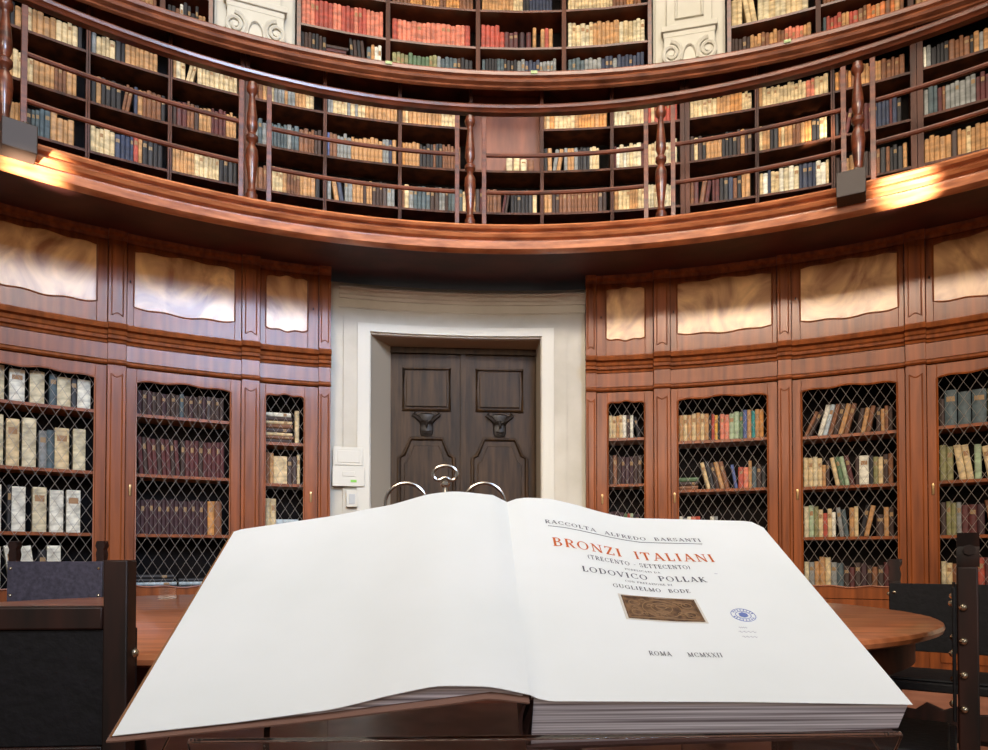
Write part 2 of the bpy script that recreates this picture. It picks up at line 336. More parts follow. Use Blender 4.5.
def cabinet(d0, d1, m0, m1, u0, u1, pil, shelves, where, dR=0, lock=1, cat='bookcase'):
    """d: door limits, m: mesh opening, u: upper panel opening, pil: pilaster ranges"""
    lo = min([d0]+[a for a, b in pil]); hi = max([d1]+[b for a, b in pil]); R = R0+dR
    t = thing('wire_mesh_bookcase', where, cat, P(CL, R, (lo+hi)/2, -1.1), -(lo+hi)/2)
    g = GAP
    mb = MB(); mb.plate(CL, lo+g, hi-g, 7.24, 7.28, -1.0, 2.95, 6); mb.plate(CL, lo+g, lo+g+.004, R+.03, 7.24, -1.0, 2.95, 1); mb.plate(CL, hi-g-.004, hi-g, R+.03, 7.24, -1.0, 2.95, 1)
    mb.plate(CL, lo+g+.004, hi-g-.004, R+.03, 7.24, 1.72, 1.76, 6); mb.plate(CL, lo+g+.004, hi-g-.004, R+.03, 7.24, -.33, -.27, 6)
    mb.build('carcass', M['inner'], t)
    for h in shelves:
        mb = MB(); mb.plate(CL, lo+g+.005, hi-g-.005, 6.895+dR, 7.235, h-.028, h, 6); mb.build('shelf', M['wood'], t)
    mb = MB(); wavy_frame(mb, CL, d0+g, d1-g, m0, m1, R, R+.03, -.36, 1.735, -.27, 1.66, .05, .045)
    f = mb.build('door_frame', M['wood'], t, .003)
    mb = MB(); mb.tube(outline(CL, R-.003, m0, m1, -.27, 1.66, .05, .045), .009, 5, True); mb.build('moulding', M['wood'], f)
    wire_grid(CL, R+.035, m0+.001, m1-.001, -.24, 1.64).build('wire_mesh', M['wire'], f)
    q = (d0+m0)/2 if lock > 0 else (m1+d1)/2
    mb = MB(); X = Matrix.Translation(P(CL, R-.002, q, .62)) @ Matrix.Rotation(-q, 4, 'Z')
    mb.lathe([(.004, -.045), (.012, -.035), (.012, .03), (.016, .045), (.008, .06)], 8, X=X @ Matrix.Diagonal((1, .4, 1, 1))); mb.build('lock_plate', M['lock'], f)
    mb = MB(); mb.plate(CL, lo+g, hi-g, R+.005, R+.03, -1.0, -.365, 6); mb.plate(CL, d0+.012, d1-.012, R-.012, R+.005, -.9, -.45, 6); mb.build('lower_panel', M['wood'], t, .003)
    mb = MB(); mb.plate(CL, lo+g, hi-g, R-.03, 7.24, -1.1, -1.0, 6); mb.build('plinth', M['wood'], t)
    # frieze and cornices, breaking forward over the pilasters
    mb = MB(); mb.plate(CL, lo+g, hi-g, R-.005, R+.03, 1.79, 1.93, 6); mb.build('frieze', M['wood'], t)
    def corn(par, a, b, r):
        mb = MB(); mb.sweep(CL, a, b, [(r+.03, 1.74), (r-.02, 1.742), (r-.035, 1.755), (r-.03, 1.772), (r-.01, 1.785), (r+.03, 1.79)], 5); mb.build('frieze_moulding', M['wood'], par)
        mb = MB(); mb.sweep(CL, a, b, [(r+.03, 1.93), (r-.012, 1.935), (r-.02, 1.955), (r-.045, 1.965), (r-.05, 1.99), (r-.065, 2.0), (r-.075, 2.03), (r-.115, 2.04), (r-.125, 2.07), (r-.12, 2.085), (r-.06, 2.10), (r+.03, 2.11)], 5); mb.build('cornice', M['wood'], par)
        mb = MB(); mb.sweep(CL, a, b, [(r+.03, 2.86), (r-.01, 2.865), (r-.02, 2.89), (r-.05, 2.91), (r-.06, 2.94), (r+.03, 2.955)], 5); mb.build('top_moulding', M['wood'], par)
    corn(t, d0+g, d1-g, R)
    mb = MB(); wavy_frame(mb, CL, d0+g, d1-g, u0, u1, R, R+.03, 2.11, 2.86, 2.25, 2.85, .05, .05)
    f = mb.build('cupboard_door', M['wood'], t, .003)
    mb = MB(); mb.plate(CL, u0-.003, u1+.003, R+.012, R+.03, 2.2, 2.86, 10); mb.build('veneer_panel', M['burl'], f)
    mb = MB(); mb.tube(outline(CL, R-.001, u0, u1, 2.25, 2.85, .05, .05), .008, 5, True); mb.build('moulding', M['wood'], f)
    mb = MB(); q = (d0+u0)/2 if lock > 0 else (u1+d1)/2
    X = Matrix.Translation(P(CL, R-.002, q, 2.52)) @ Matrix.Rotation(-q, 4, 'Z'); mb.lathe([(.003, -.012), (.007, 0), (.003, .015)], 8, X=X); mb.build('keyhole', M['inner'], f)
    for a, b in pil:
        rr = R-.035; mb = MB()
        mb.plate(CL, a+g, b-g, rr, R+.03, -1.0, 1.745, 3); mb.plate(CL, a+g, b-g, rr, R+.03, 1.785, 1.935, 3); mb.plate(CL, a+g, b-g, rr, R+.03, 2.10, 2.87, 3)
        o = mb.build('pilaster', M['wood'], t, .003); corn(o, a, b, rr)
        w_ = (b-a)*.3; c_ = (a+b)/2
        for h0, h1, up in ((-.3, 1.66, 1), (2.18, 2.82, -1)):
            mb = MB(); e = []
            for k in range(9):
                q = k/8; x = c_-w_+2*w_*q; e.append(P(CL, rr-.001, x, (h1 if up > 0 else h0)+up*(-.03+.03*abs(2*q-1)**1.5)*1.0))
            if up > 0: pts = e+[P(CL, rr-.001, c_+w_, h0), P(CL, rr-.001, c_-w_, h0)]
            else: pts = e+[P(CL, rr-.001, c_+w_, h1), P(CL, rr-.001, c_-w_, h1)]
            mb.tube(pts, .006, 4, True); mb.build('pilaster_moulding', M['wood'], o)
    return t
SH_L = (1.34, .79, .24); SH_R = (1.19, .705, .22)
cabinet(-.70, -.564, -.689, -.5774, -.689, -.5765, [(-.564, -.542)], SH_L, 'wall bookcase at the far left, its wire door full of thick white bindings')
cabinet(-.542, -.398, -.5296, -.4118, -.5337, -.407, [(-.398, -.3732)], SH_L, 'wall bookcase whose wire door shows long rows of dark maroon volumes')
cabinet(-.3732, -.2916, -.3651, -.3113, -.3653, -.307, [(-.2916, -.2740)], (1.17, .76, .24), 'narrow wall bookcase touching the left side of the white door surround', .03, -1)
cabinet(.1245, .209, .1413, .1958, .1392, .1969, [(.1085, .1245)], (1.27, .79, .27), 'narrow wall bookcase touching the right side of the white door surround', .03)
cabinet(.2335, .3813, .2435, .3677, .2433, .3748, [(.209, .2335)], (1.21, .715, .22), 'wall bookcase with bright green, blue and salmon spines on its top shelf')
cabinet(.400, .538, .412, .5286, .4114, .5311, [(.3813, .400)], SH_R, 'wall bookcase right of the green spines, its top shelf all leaning brown books')
cabinet(.562, .705, .5734, .693, .5705, .6930, [(.538, .562)], SH_R, 'wall bookcase cut by the right edge, large dark volumes on its top shelf')

# ---------------------------------------------------------------- gallery shelving
GH = (4.353, 3.927, 3.50, 3.075)
DV = [-.722, -.64, -.5566, -.4681, -.3797, -.2782, -.1777, -.0794, .02, .1172, .2156, .3083, .3999, .493, .578, .66]
WIDE = {3: 0, 4: .007, 10: .008, 13: .009}
def nth(i): return ('first second third fourth fifth sixth seventh eighth ninth tenth eleventh twelfth'.split()+[f'{k}th' for k in range(13, 60)])[i]
for i in range(len(DV)-1):
    a, b = DV[i], DV[i+1]
    if i == 7: lab = 'gallery bookcase bay with the bare reddish panel behind the centre of the rail'
    else: lab = f'open gallery bookcase bay, {nth(7-i-1)} to the left of the bare panel bay' if i < 7 else f'open gallery bookcase bay, {nth(i-8)} to the right of the bare panel bay'
    t = thing('gallery_bookcase', lab, 'bookcase', P(CS, 7.3, (a+b)/2, 2.98), -(a+b)/2, 'gallery bookcase bays behind the balustrade')
    hw = .0022+WIDE.get(i, 0)/2; hw2 = .0022+WIDE.get(i+1, 0)/2
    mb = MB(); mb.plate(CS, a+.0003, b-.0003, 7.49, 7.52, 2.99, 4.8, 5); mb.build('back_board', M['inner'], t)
    mb = MB(); mb.plate(CS, a+.0003, a+hw, 7.2, 7.49, 2.99, 4.785, 1); mb.build('upright', M['upright'], t)
    mb = MB(); mb.plate(CS, b-hw2, b-.0003, 7.2, 7.49, 2.99, 4.785, 1); mb.build('upright', M['upright'], t)
    for k, h in enumerate(GH):
        if i == 7 and k == 0: continue
        mb = MB(); mb.plate(CS, a+hw, b-hw2, 7.205, 7.49, h-.022, h, 4); mb.build('shelf', M['upright'], t)
    mb = MB(); mb.plate(CS, a+.0003, b-.0003, 7.21, 7.49, 4.785, 4.80, 4); mb.build('top_board', M['wood2'], t)
    mb = MB(); mb.plate(CS, a+.0003, b-.0003, 7.2, 7.47, 2.985, 3.04, 4); mb.build('plinth', M['wood2'], t)
    if i == 7:
        mb = MB(); mb.plate(CS, a+hw, b-hw2, 7.36, 7.4, 3.93, 4.78, 4); mb.build('closing_panel', M['inner2'], t)
for px_t, lab in ((-.195, 'pale green paper label on the ledge below the red volumes'), (.0075, 'pale green paper label on the ledge below the navy volumes at centre'), (.345, 'pale green paper label on the ledge below the big cream volumes')):
    mb = MB(); mb.plate(CS, px_t-.0045, px_t+.0045, 6.966, 6.971, 4.755, 4.783, 1)
    mb.build('paper_label', M['sticker'], None, label=lab, category='label')

# ---------------------------------------------------------------- balustrade
t = thing('gallery_balustrade', 'curved wooden balustrade with turned balusters running along the gallery edge', 'balustrade', P(CG, 5.66, 0, 3.01))
mb = MB(); mb.sweep(CG, -1.0, 1.0, [(5.69, 4.03), (5.63, 4.03), (5.62, 4.045), (5.60, 4.055), (5.595, 4.075), (5.61, 4.085), (5.62, 4.10), (5.69, 4.10), (5.705, 4.08), (5.71, 4.05)], 80)
mb.build('handrail', M['wood2'], t)
BPROF = [(.045, 0), (.045, .05), (.03, .06), (.036, .08), (.026, .1), (.03, .16), (.044, .28), (.05, .36), (.044, .43), (.024, .47), (.028, .485), (.046, .51), (.046, .54), (.026, .565), (.03, .58), (.044, .62), (.040, .70), (.028, .82), (.022, .88), (.026, .90), (.042, .92), (.046, .95), (.036, .975), (.036, .99)]
for a in (-.7066, -.4049, -.0736, .2271, .5027, .80):
    mb = MB(); mb.lathe([(r*1.05, z) for r, z in BPROF], 16, X=Matrix.Translation(P(CG, 5.66, a, 3.01))); mb.build('baluster', M['wood2'], t)
bars = (-.75, -.6867, -.4203, -.3809, -.0943, -.0513, .2044, .2454, .4843, .5214, .78)
for a in bars:
    mb = MB(); X = Matrix.Translation(P(CG, 5.66, a, 3.01)) @ Matrix.Rotation(-a, 4, 'Z'); mb.box(-.02, .02, -.02, .02, 0, .99, X=X); mb.build('post', M['wood2'], t, .003)
for a, b in ((-1.0, -.75), (-.6867, -.4203), (-.3809, -.0943), (-.0513, .2044), (.2454, .4843), (.5214, .78)):
    for h in (3.315, 3.655):
        mb = MB(); mb.tube([P(CG, 5.66, a+(b-a)*k/16, h) for k in range(17)], .019, 8); mb.build('rod', M['wood2'], t)
for a in (-.693, .4935):
    X = Matrix.Translation(P(CG, 5.60, a, 2.86)) @ Matrix.Rotation(-a, 4, 'Z')
    mb = MB(); mb.box(-.105, .105, -.12, .06, 0, .2, X=X); o = mb.build('pedestal_block', M['blockm'], t, .006)
    mb = MB(); mb.lathe([(.03, 0), (.034, .015), (.02, .035)], 10, X=X @ Matrix.Translation((.04, -.05, .2))); mb.build('cap', M['metal'], o)

# ---------------------------------------------------------------- upper gallery: bookcases and pilasters
UH = (5.42, 5.85, 6.28, 6.72)
def upper_case(a, b, divs, lab):
    t = thing('upper_bookcase', lab, 'bookcase', P(CS, 8.1, (a+b)/2, 4.87), -(a+b)/2, 'bookcases of the upper tier')
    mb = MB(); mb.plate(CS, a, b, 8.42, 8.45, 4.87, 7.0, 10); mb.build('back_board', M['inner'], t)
    for x in (a, b-.005): mb = MB(); mb.plate(CS, x, x+.005, 8.06, 8.42, 4.87, 7.0, 1); mb.build('side_panel', M['wood2'], t)
    for d in divs: mb = MB(); mb.plate(CS, d-.003, d+.003, 8.09, 8.42, 4.87, 7.0, 1); mb.build('upright', M['upright'], t)
    for h in UH: mb = MB(); mb.plate(CS, a+.005, b-.005, 8.1, 8.42, h-.024, h, 8); mb.build('shelf', M['wood2'], t)
    mb = MB(); mb.plate(CS, a, b, 8.05, 8.45, 7.0, 7.1, 8); mb.build('top_board', M['wood2'], t)
upper_case(-.66, -.416, (-.57, -.4743), 'upper bookcase left of both white pilasters, only its right end showing')
upper_case(-.3114, .1775, (-.1899, -.0645, .0566), 'upper bookcase between the two white pilasters, full of red and tan volumes')
upper_case(.2775, .66, (.3901, .4937), 'upper bookcase right of both white pilasters, with one long cream set')
def white_pilaster(a, b, lab):
    c_ = (a+b)/2; X = Matrix.Translation(P(CS, 8.05, c_, 4.87)) @ Matrix.Rotation(-c_, 4, 'Z'); w_ = (b-a)*8.05/2
    t = thing('white_pilaster', lab, 'pilaster', X.translation, -c_, 'white pilasters of the upper tier')
    mb = MB(); mb.box(-w_, w_, .12, .40, 0, 2.6, X=X); mb.box(-w_*.93, w_*.93, .08, .12, 0, 2.6, X=X); mb.build('back_plate', M['plaster2'], t)
    mb = MB(); mb.box(-w_*.72, w_*.72, .02, .08, .0, .58, X=X); mb.box(-w_*.62, w_*.62, .02, .08, 1.06, 2.6, X=X)
    mb.tube([(-w_*.36, .01, 1.14), (w_*.36, .01, 1.14), (w_*.36, .01, 2.5), (-w_*.36, .01, 2.5)], .018, 5, True, X=X); mb.build('shaft', M['plaster2'], t, .006)
    mb = MB(); mb.box(-w_*.78, w_*.78, -.02, .08, 1.0, 1.06, X=X); mb.box(-w_*.72, w_*.72, .0, .08, .94, 1.0, X=X); mb.box(-w_*.7, w_*.7, .0, .08, .56, .94, X=X)
    o = mb.build('capital', M['plaster2'], t, .006)
    for s in (-1, 1):
        pts = []
        for k in range(30):
            q = k/29; r = .115*(1-q)+.02; an = q*4*pi+pi/2
            pts.append((s*(w_*.50+r*cos(an)*.9), -.015, .74+r*sin(an)))
        mb = MB(); mb.tube(pts, [.028-.014*k/29 for k in range(30)], 6, X=X)
        mb.lathe([(.03, -.02), (.03, .02)], 10, X=X @ Matrix.Translation((s*w_*.5, -.01, .74)) @ Matrix.Rotation(pi/2, 4, 'X')); mb.build('volute', M['plaster2'], o)
    mb = MB(); mb.tube([(w_*.22*cos(pi*k/10), -.01, .66+.17*sin(pi*k/10)) for k in range(11)], .02, 6, X=X); mb.tube([(-w_*.3, -.01, .62), (0, -.02, .6), (w_*.3, -.01, .62)], .022, 6, X=X)
    mb.build('carved_festoon', M['plaster2'], o)
white_pilaster(-.4145, -.313, 'white pilaster with scroll capital standing left of the red volumes')
white_pilaster(.1795, .276, 'white pilaster with scroll capital standing right of the tan volumes')

# ---------------------------------------------------------------- shelved books
def book_geo(mb, t, d, h, mc, mp, ml, X=None, band=True):
    """spine at y=0 facing -y; rounded spine, two boards, page block and a spine label"""
    b = min(.003, t*.12); r = min(.012, t*.3)
    sp = [(0, r), (t*.15, r*.35), (t*.5, 0), (t*.85, r*.35), (t, r)]
    vs = [(x, y, z) for z in (0, h) for x, y in sp]+[(x, y+b, z) for z in (0, h) for x, y in sp]
    fs = [(i, i+1, i+6, i+5) for i in range(4)]+[(10+i, 15+i, 16+i, 11+i) for i in range(4)]
    fs += [(5+i, 6+i, 16+i, 15+i) for i in range(4)]+[(i, 10+i, 11+i, i+1) for i in range(4)]
    mb.add(vs, fs, mc, X)
    mb.box(0, b, r, d, 0, h, mc, X); mb.box(t-b, t, r, d, 0, h, mc, X)
    if band and ml is not None:
        z0, z1 = h*.68, h*.82
        q = [(x, y-.0012) for x, y in sp[1:4]]
        mb.add([(x, y, z) for z in (z0, z1) for x, y in q], [(0, 1, 4, 3), (1, 2, 5, 4)], ml, X)
def pages_geo(mb, t, d, h, mp, X=None):
    b = min(.003, t*.12); mb.box(b, t-b, min(.012, t*.3)+.002, d-.006, .004, h-.004, mp, X)
IND = []      # individual books: (size, creator)
STUFF = MB(); STUFF_N = [0]
LABELMAT = mat('spine_label', srgb(140, 112, 74), .6)
LABELDARK = mat('spine_label_tan', srgb(150, 112, 72), .6)
PAGEM = mat('page_block_paper', srgb(206, 190, 156), .8)
SMATS = [BM[k] for k in BKEYS]+[PAGEM, LABELMAT, LABELDARK]
class Row:
    def __init__(s, c, R, t0, t1, h, place, seed, ind, group):
        s.c, s.R, s.t0, s.t1, s.h, s.place, s.ind, s.group = c, R, t0, t1, h, place, ind, group
        s.x = 0; s.W = (t1-t0)*R; s.rng = random.Random(seed); s.n = 0; s.items = []
    def put(s, key, t, hh, a=0.0, flat=False, z=0.0, d=None):
        d = d or min(.2, hh*.72); s.items.append((key, t, hh, a, flat, z, s.x, d))
    def up(s, keys, t=(.02, .035), hh=(.2, .25), gap=0.0):
        for k in keys:
            if k == ' ': s.x += .03; continue
            w_ = s.rng.uniform(*t)
            if s.x+w_ > s.W-.002: return s
            s.put(k, w_, s.rng.uniform(*hh)); s.x += w_+.0012+gap
        return s
    def lean(s, keys, ang, t=(.02, .035), hh=(.2, .25)):
        hs = [s.rng.uniform(*hh) for k in keys]; a = radians(abs(ang)); first = True
        if ang < 0: s.x += max(hs[0], .1)*sin(a)
        for k, q in zip(keys, hs):
            w_ = s.rng.uniform(*t); w2 = w_/cos(a)+.003
            if s.x+w2+(q*sin(a) if ang > 0 else 0) > s.W: return s
            s.put(k, w_, q, radians(ang)); s.x += w2
        if ang > 0: s.x += hs[-1]*sin(a)
        return s
    def flat(s, keys, t=(.02, .04), L=.26):
        z = 0; L = min(L, s.W-s.x-.004)
        if L < .05: return s
        for k in keys:
            w_ = s.rng.uniform(*t); l = L*s.rng.uniform(.86, 1); s.put(k, w_, l, 0, True, z+w_, .18); z += w_+.0015
        s.x += L+.004; return s
    def fill(s, keys, t=(.018, .036), hh=(.19, .24), lean=.06, end=1.0):
        W0 = s.W; s.W = s.W*end
        while s.x < s.W-.02:
            x0 = s.x
            if s.rng.random() < lean and s.W-s.x > .2: s.lean([s.rng.choice(keys) for _ in range(2)], s.rng.choice((9, -9, 12)), t, hh)
            else:
                k = s.rng.choice(keys)
                run = s.rng.choice((1, 1, 1, 2, 2, 4)); s.up(k*run, (t[0], t[1]), hh)
            if s.x == x0: break
        s.W = W0; return s
    def done(s):
        ord_ = 0
        for key, t, hh, a, flat, z, x, d in s.items:
            ord_ += 1
            th = s.t0+(x+t/2)/s.R
            if flat: th = s.t0+x/s.R
            # local frame at the spot, tangential to the shelf
            base = Matrix.Translation(P(s.c, s.R, s.t0+x/s.R, s.h+.0005+(z if flat else 0))) @ Matrix.Rotation(-(s.t0+(x+(hh if flat else t)/2)/s.R), 4, 'Z')
            if flat: X = base @ Matrix.Rotation(pi/2, 4, 'Y')
            elif a > 0: X = base @ Matrix.Translation((t/cos(a), 0, 0)) @ Matrix.Rotation(a, 4, 'Y') @ Matrix.Translation((-t, 0, 0))
            elif a < 0: X = base @ Matrix.Rotation(a, 4, 'Y')
            else: X = base
            light = key in 'tcwisplya'
            if s.ind: IND.append((X, key, t, hh, d, a, flat, ord_, s))
            else:
                ki = BKEYS.index(key)
                book_geo(STUFF, t, d, hh, ki, 0, len(BKEYS)+(2 if light else 1), X, (ord_*7+int(x*100)) % 3 == 0)
                pages_geo(STUFF, t, d, hh, len(BKEYS), X); STUFF_N[0] += 1

# lower cabinets: every book on its own
def low(case, shelf, t0, t1, h, where, seed): return Row(CL, 6.935 if where[0] != '*' else 6.96, t0+.002, t1-.002, h, (shelf, where.strip('*')), seed, True, 'books behind wire mesh')
c0 = 'far left mesh bookcase'; c1 = 'bookcase of dark maroon volumes'; c2 = '*narrow bookcase left of door'; c3 = '*narrow bookcase right of door'
c4 = 'bookcase with green spines'; c5 = 'bookcase with leaning brown books'; c6 = 'far right mesh bookcase'
A0, B0 = -.689, -.5774
r = low(0, 'top', A0, B0, 1.34, c0, 1); r.up('iwi', (.10, .11), (.27, .30), .035).up('j', (.05, .06), (.27, .28)).up('i', (.1, .11), (.26, .27)).up('k', (.04, .05), (.26, .27)).up('wi', (.1, .1), (.26, .28)); r.done()
r = low(0, 'second', A0, B0, .79, c0, 2); r.up('ici', (.09, .1), (.40, .43), .02).up('g', (.05, .06), (.32, .34)).up('j', (.05, .06), (.33, .34)).up('c', (.1, .11), (.36, .38), .03).up('i', (.09, .1), (.36, .38)).up('i', (.07, .08), (.34, .36)); r.done()
r = low(0, 'third', A0, B0, .24, c0, 3); r.up('w', (.09, .1), (.38, .40), .04).up('k', (.03, .03), (.38, .40)).up('w', (.09, .1), (.38, .40), .05).up('iwww', (.1, .105), (.36, .39), .022); r.done()
r = low(0, 'bottom', A0, B0, -.27, c0, 4); r.up('w', (.09, .1), (.38, .40), .02).lean('ww', -8, (.09, .1), (.38, .41)).up('k', (.05, .06), (.34, .36)).up('w', (.1, .1), (.39, .41)); r.done()
A0, B0 = -.5296, -.4118
r = low(1, 'top', A0, B0, 1.34, c1, 5); r.up('hdhddhdddjdhddhdddd', (.034, .042), (.21, .23)); r.done()
r = low(1, 'second', A0, B0, .79, c1, 6); r.lean('mdmmdmmdm', -4, (.032, .038), (.33, .35)).up('dmmmdmmmmm', (.034, .04), (.33, .35)); r.done()
r = low(1, 'third', A0, B0, .24, c1, 7); r.up('hhhhhhhhhhhhhhhhh', (.033, .037), (.31, .33)).up('ab', (.06, .065), (.32, .33)); r.done()
r = low(1, 'bottom', A0, B0, -.27, c1, 8); r.flat('klkk', (.03, .036), .36).flat('klk', (.028, .034), .34); r.done()
A0, B0 = -.3651, -.3113
r = low(2, 'top', A0, B0, 1.17, c2, 9); r.flat('dbcdbcdw', (.03, .045), .27).up('c', (.04, .05), (.33, .35)); r.done()
r = low(2, 'second', A0, B0, .76, c2, 10); r.up('bt', (.03, .04), (.3, .32)).up('c', (.12, .13), (.26, .28)).up('dd', (.04, .05), (.27, .3)).up('c', (.03, .03), (.3, .3)); r.done()
r = low(2, 'third', A0, B0, .24, c2, 11); r.up('cc', (.045, .05), (.36, .38)).flat('wll', (.05, .06), .22); r.done()
A0, B0 = .1413, .1958
r = low(3, 'top', A0, B0, 1.27, c3, 12); r.up('cctcwdw', (.03, .042), (.23, .25)).lean('k', -12, (.03, .03), (.22, .23)).up('k', (.03, .03), (.24, .25)); r.done()
r = low(3, 'second', A0, B0, .79, c3, 13); r.up('dbdhhhdd', (.038, .045), (.28, .31)).up('bb', (.03, .035), (.24, .26)); r.done()
r = low(3, 'third', A0, B0, .27, c3, 14); r.up('hhh', (.05, .05), (.22, .24)).up('vrpkh', (.025, .035), (.2, .22)).up('d', (.05, .05), (.2, .22)); r.done()
A0, B0 = .2435, .3677
r = low(4, 'top', A0, B0, 1.21, c4, 15); r.up('tctctct', (.036, .042), (.27, .29)).up('kry', (.024, .03), (.25, .27)).up('k', (.02, .02), (.25, .26)).up('sspp', (.04, .05), (.25, .28)).up('vu', (.03, .038), (.26, .29)).up('te', (.035, .042), (.27, .29)).up('ta', (.035, .042), (.27, .29)); r.done()
r = low(4, 'second', A0, B0, .715, c4, 16); r.flat('bdv', (.035, .05), .2).lean('ckdtb', -14, (.036, .044), (.27, .3)).lean('u', -10, (.03, .03), (.24, .25)).up('rs', (.045, .05), (.2, .22)).up('t', (.03, .03), (.27, .28)).up('jdkmd', (.04, .05), (.2, .24)); r.done()
r = low(4, 'third', A0, B0, .22, c4, 17); r.up('wgw', (.03, .04), (.2, .23)).up('sr', (.04, .05), (.22, .23)).up('kd', (.04, .05), (.16, .2)).up('wg', (.03, .04), (.2, .22)).flat('rmd', (.035, .04), .3); r.done()
A0, B0 = .412, .5286
r = low(5, 'top', A0, B0, 1.19, c5, 18); r.lean('bd', 24, (.03, .035), (.25, .28)).x -= .06; r.lean('wlbdtb', 15, (.036, .042), (.29, .31)); r.x -= .02; r.lean('dtb', 11, (.036, .042), (.23, .26)); r.up('dtbd', (.03, .035), (.2, .24)); r.done()
r = low(5, 'second', A0, B0, .705, c5, 19); r.up('ccic', (.036, .045), (.27, .29)).up('t', (.03, .03), (.2, .22)).up('d', (.03, .035), (.24, .26)).lean('cvpm', -11, (.036, .042), (.27, .3)).up('d', (.03, .035), (.26, .27)).up('w', (.07, .08), (.27, .28)).up('kfcdbf', (.036, .04), (.24, .28)); r.done()
r = low(5, 'third', A0, B0, .22, c5, 20); r.up('ipf', (.036, .045), (.27, .31)).up('crcw', (.032, .04), (.22, .27)).lean('gj', -7, (.036, .042), (.24, .28)).up('tc', (.03, .04), (.26, .3)).lean('kt', 12, (.038, .042), (.28, .3)).up('d', (.06, .07), (.2, .22)).up('tdbt', (.04, .04), (.24, .28)); r.done()
r = low(5, 'bottom', A0, B0, -.27, c5, 21); r.up('igt', (.04, .05), (.24, .26)).up('tc', (.045, .05), (.29, .31)).up('gj', (.05, .06), (.24, .26)).up('dmdhdbdmd', (.04, .05), (.2, .26)); r.done()
A0, B0 = .5734, .69
r = low(6, 'top', A0, B0, 1.19, c6, 22); r.up('d', (.04, .04), (.25, .25)).up('jjjfjj', (.09, .11), (.29, .32), .008); r.done()
r = low(6, 'second', A0, B0, .705, c6, 23); r.up('ff', (.045, .05), (.3, .32)).lean('cc', -8, (.05, .055), (.3, .32)).up('p', (.05, .05), (.3, .31)).lean('ca', -9, (.05, .05), (.28, .3)).up('cfc', (.04, .05), (.26, .3)); r.done()
r = low(6, 'third', A0, B0, .22, c6, 24); r.up('dffg', (.035, .045), (.26, .3)).up('mmh', (.05, .06), (.25, .27)).lean('btb', -8, (.035, .042), (.28, .3)).up('rrm', (.04, .05), (.3, .34)); r.done()
r = low(6, 'bottom', A0, B0, -.27, c6, 25); r.up('ic', (.035, .045), (.24, .26)).up('bmb', (.05, .07), (.2, .26)).up('rm', (.05, .06), (.28, .3)).up('dd', (.05, .06), (.24, .28)); r.done()
N_LOW = len(IND)

# gallery and upper tier
GR = {  # bay index -> palettes of its three visible rows
 0: ('tttb', 'ttb', 'tcd'), 1: ('tttck', 'tbtc', 'jktt'), 2: ('ttcgk', 'kkndtb', 'tckcnr'), 3: ('cctci', 'bttmd', 'ntktct'), 4: ('cbtgt', 'dbdjg', 'tbkct'),
 5: ('cgtct', 'rtgbun', 'gntgdt'), 6: ('cictt', 'btatk', 'gjcbdr'), 7: ('', 'w', 'tcdmkb'), 8: ('tccat', 'cigtk', 'bdtgt'), 9: ('cctir', 'dmwic', 'ctci'),
 10: ('tcca', 'btcdk', 'nkrbmt'), 11: ('cosct', 'btack', 'nwicc'), 12: ('atttb', 'kntmk', 'dbttk'), 13: ('wgttkb', 'jgwbdm', 'ttcdb'), 14: ('bdta', 'dmkb', 'tcdb')}
SN = ('top', 'middle', 'lower')
rows = []
for i, ks in GR.items():
    a, b = DV[i]+.0022+WIDE.get(i, 0)/2, DV[i+1]-.0022-WIDE.get(i+1, 0)/2
    for k, pal in enumerate(ks):
        if not pal: continue
        pick = (i, k) in ((5, 1), (6, 1), (8, 1), (5, 2), (8, 2), (10, 1))
        if i < 7: w_ = f'{nth(7-i-1)} gallery bay left of bare panel'
        elif i == 7: w_ = 'gallery bay of the bare panel'
        else: w_ = f'{nth(i-8)} gallery bay right of bare panel'
        r = Row(CS, 7.235, a+.001, b-.001, GH[k], (SN[k], w_), 100+i*5+k, pick, 'books on the gallery shelves')
        hh = ((.17, .21), (.22, .26), (.21, .25))[k]
        if i == 7 and k == 1:
            r.x = r.W*.5; r.up('icib', (.05, .07), (.13, .16), .012)
        elif i == 0: continue
        else:
            r.up([r.rng.choice(pal)], (.02, .04), hh)
            r.fill([c for c in pal], (.024, .046) if k != 1 else (.022, .044), hh, .05, r.rng.choice((1, 1, 1, .9)))
        r.done()
def up_row(a, b, h, pals, seed, tt, hh):
    r = Row(CS, 8.14, a+.006, b-.006, h, ('', ''), seed, False, '')
    for p, e in pals: r.fill(list(p), tt, hh, .02, e)
    r.done()
up_row(-.57, -.4743, UH[0], [('tb', 1)], 300, (.03, .04), (.29, .33)); up_row(-.4743, -.416, UH[0], [('bkd', .35), ('kkw', .8), ('t', 1)], 301, (.03, .04), (.24, .34))
up_row(-.3114, -.1899, UH[1], [('rs', 1)], 302, (.04, .05), (.31, .33)); up_row(-.1899, -.0645, UH[1], [('rs', 1)], 303, (.04, .06), (.25, .27))
r = Row(CS, 8.14, -.306, -.193, UH[0], ('', ''), 304, False, ''); r.up('kddkkdk', (.036, .04), (.35, .38)); r.flat('bmckwmd', (.035, .045), .24); r.lean('kdkd', -5, (.036, .04), (.385, .395)); r.up('jtwww', (.036, .045), (.33, .37)); r.done()
up_row(-.1899, -.0645, UH[0], [('vgjf', .8), ('kd', 1)], 305, (.04, .05), (.29, .33))
up_row(-.0645, .0566, UH[0], [('nkj', .5), ('gn', 1)], 306, (.03, .045), (.29, .33)); up_row(.0566, .1756, UH[0], [('nnjg', 1)], 307, (.04, .05), (.29, .33))
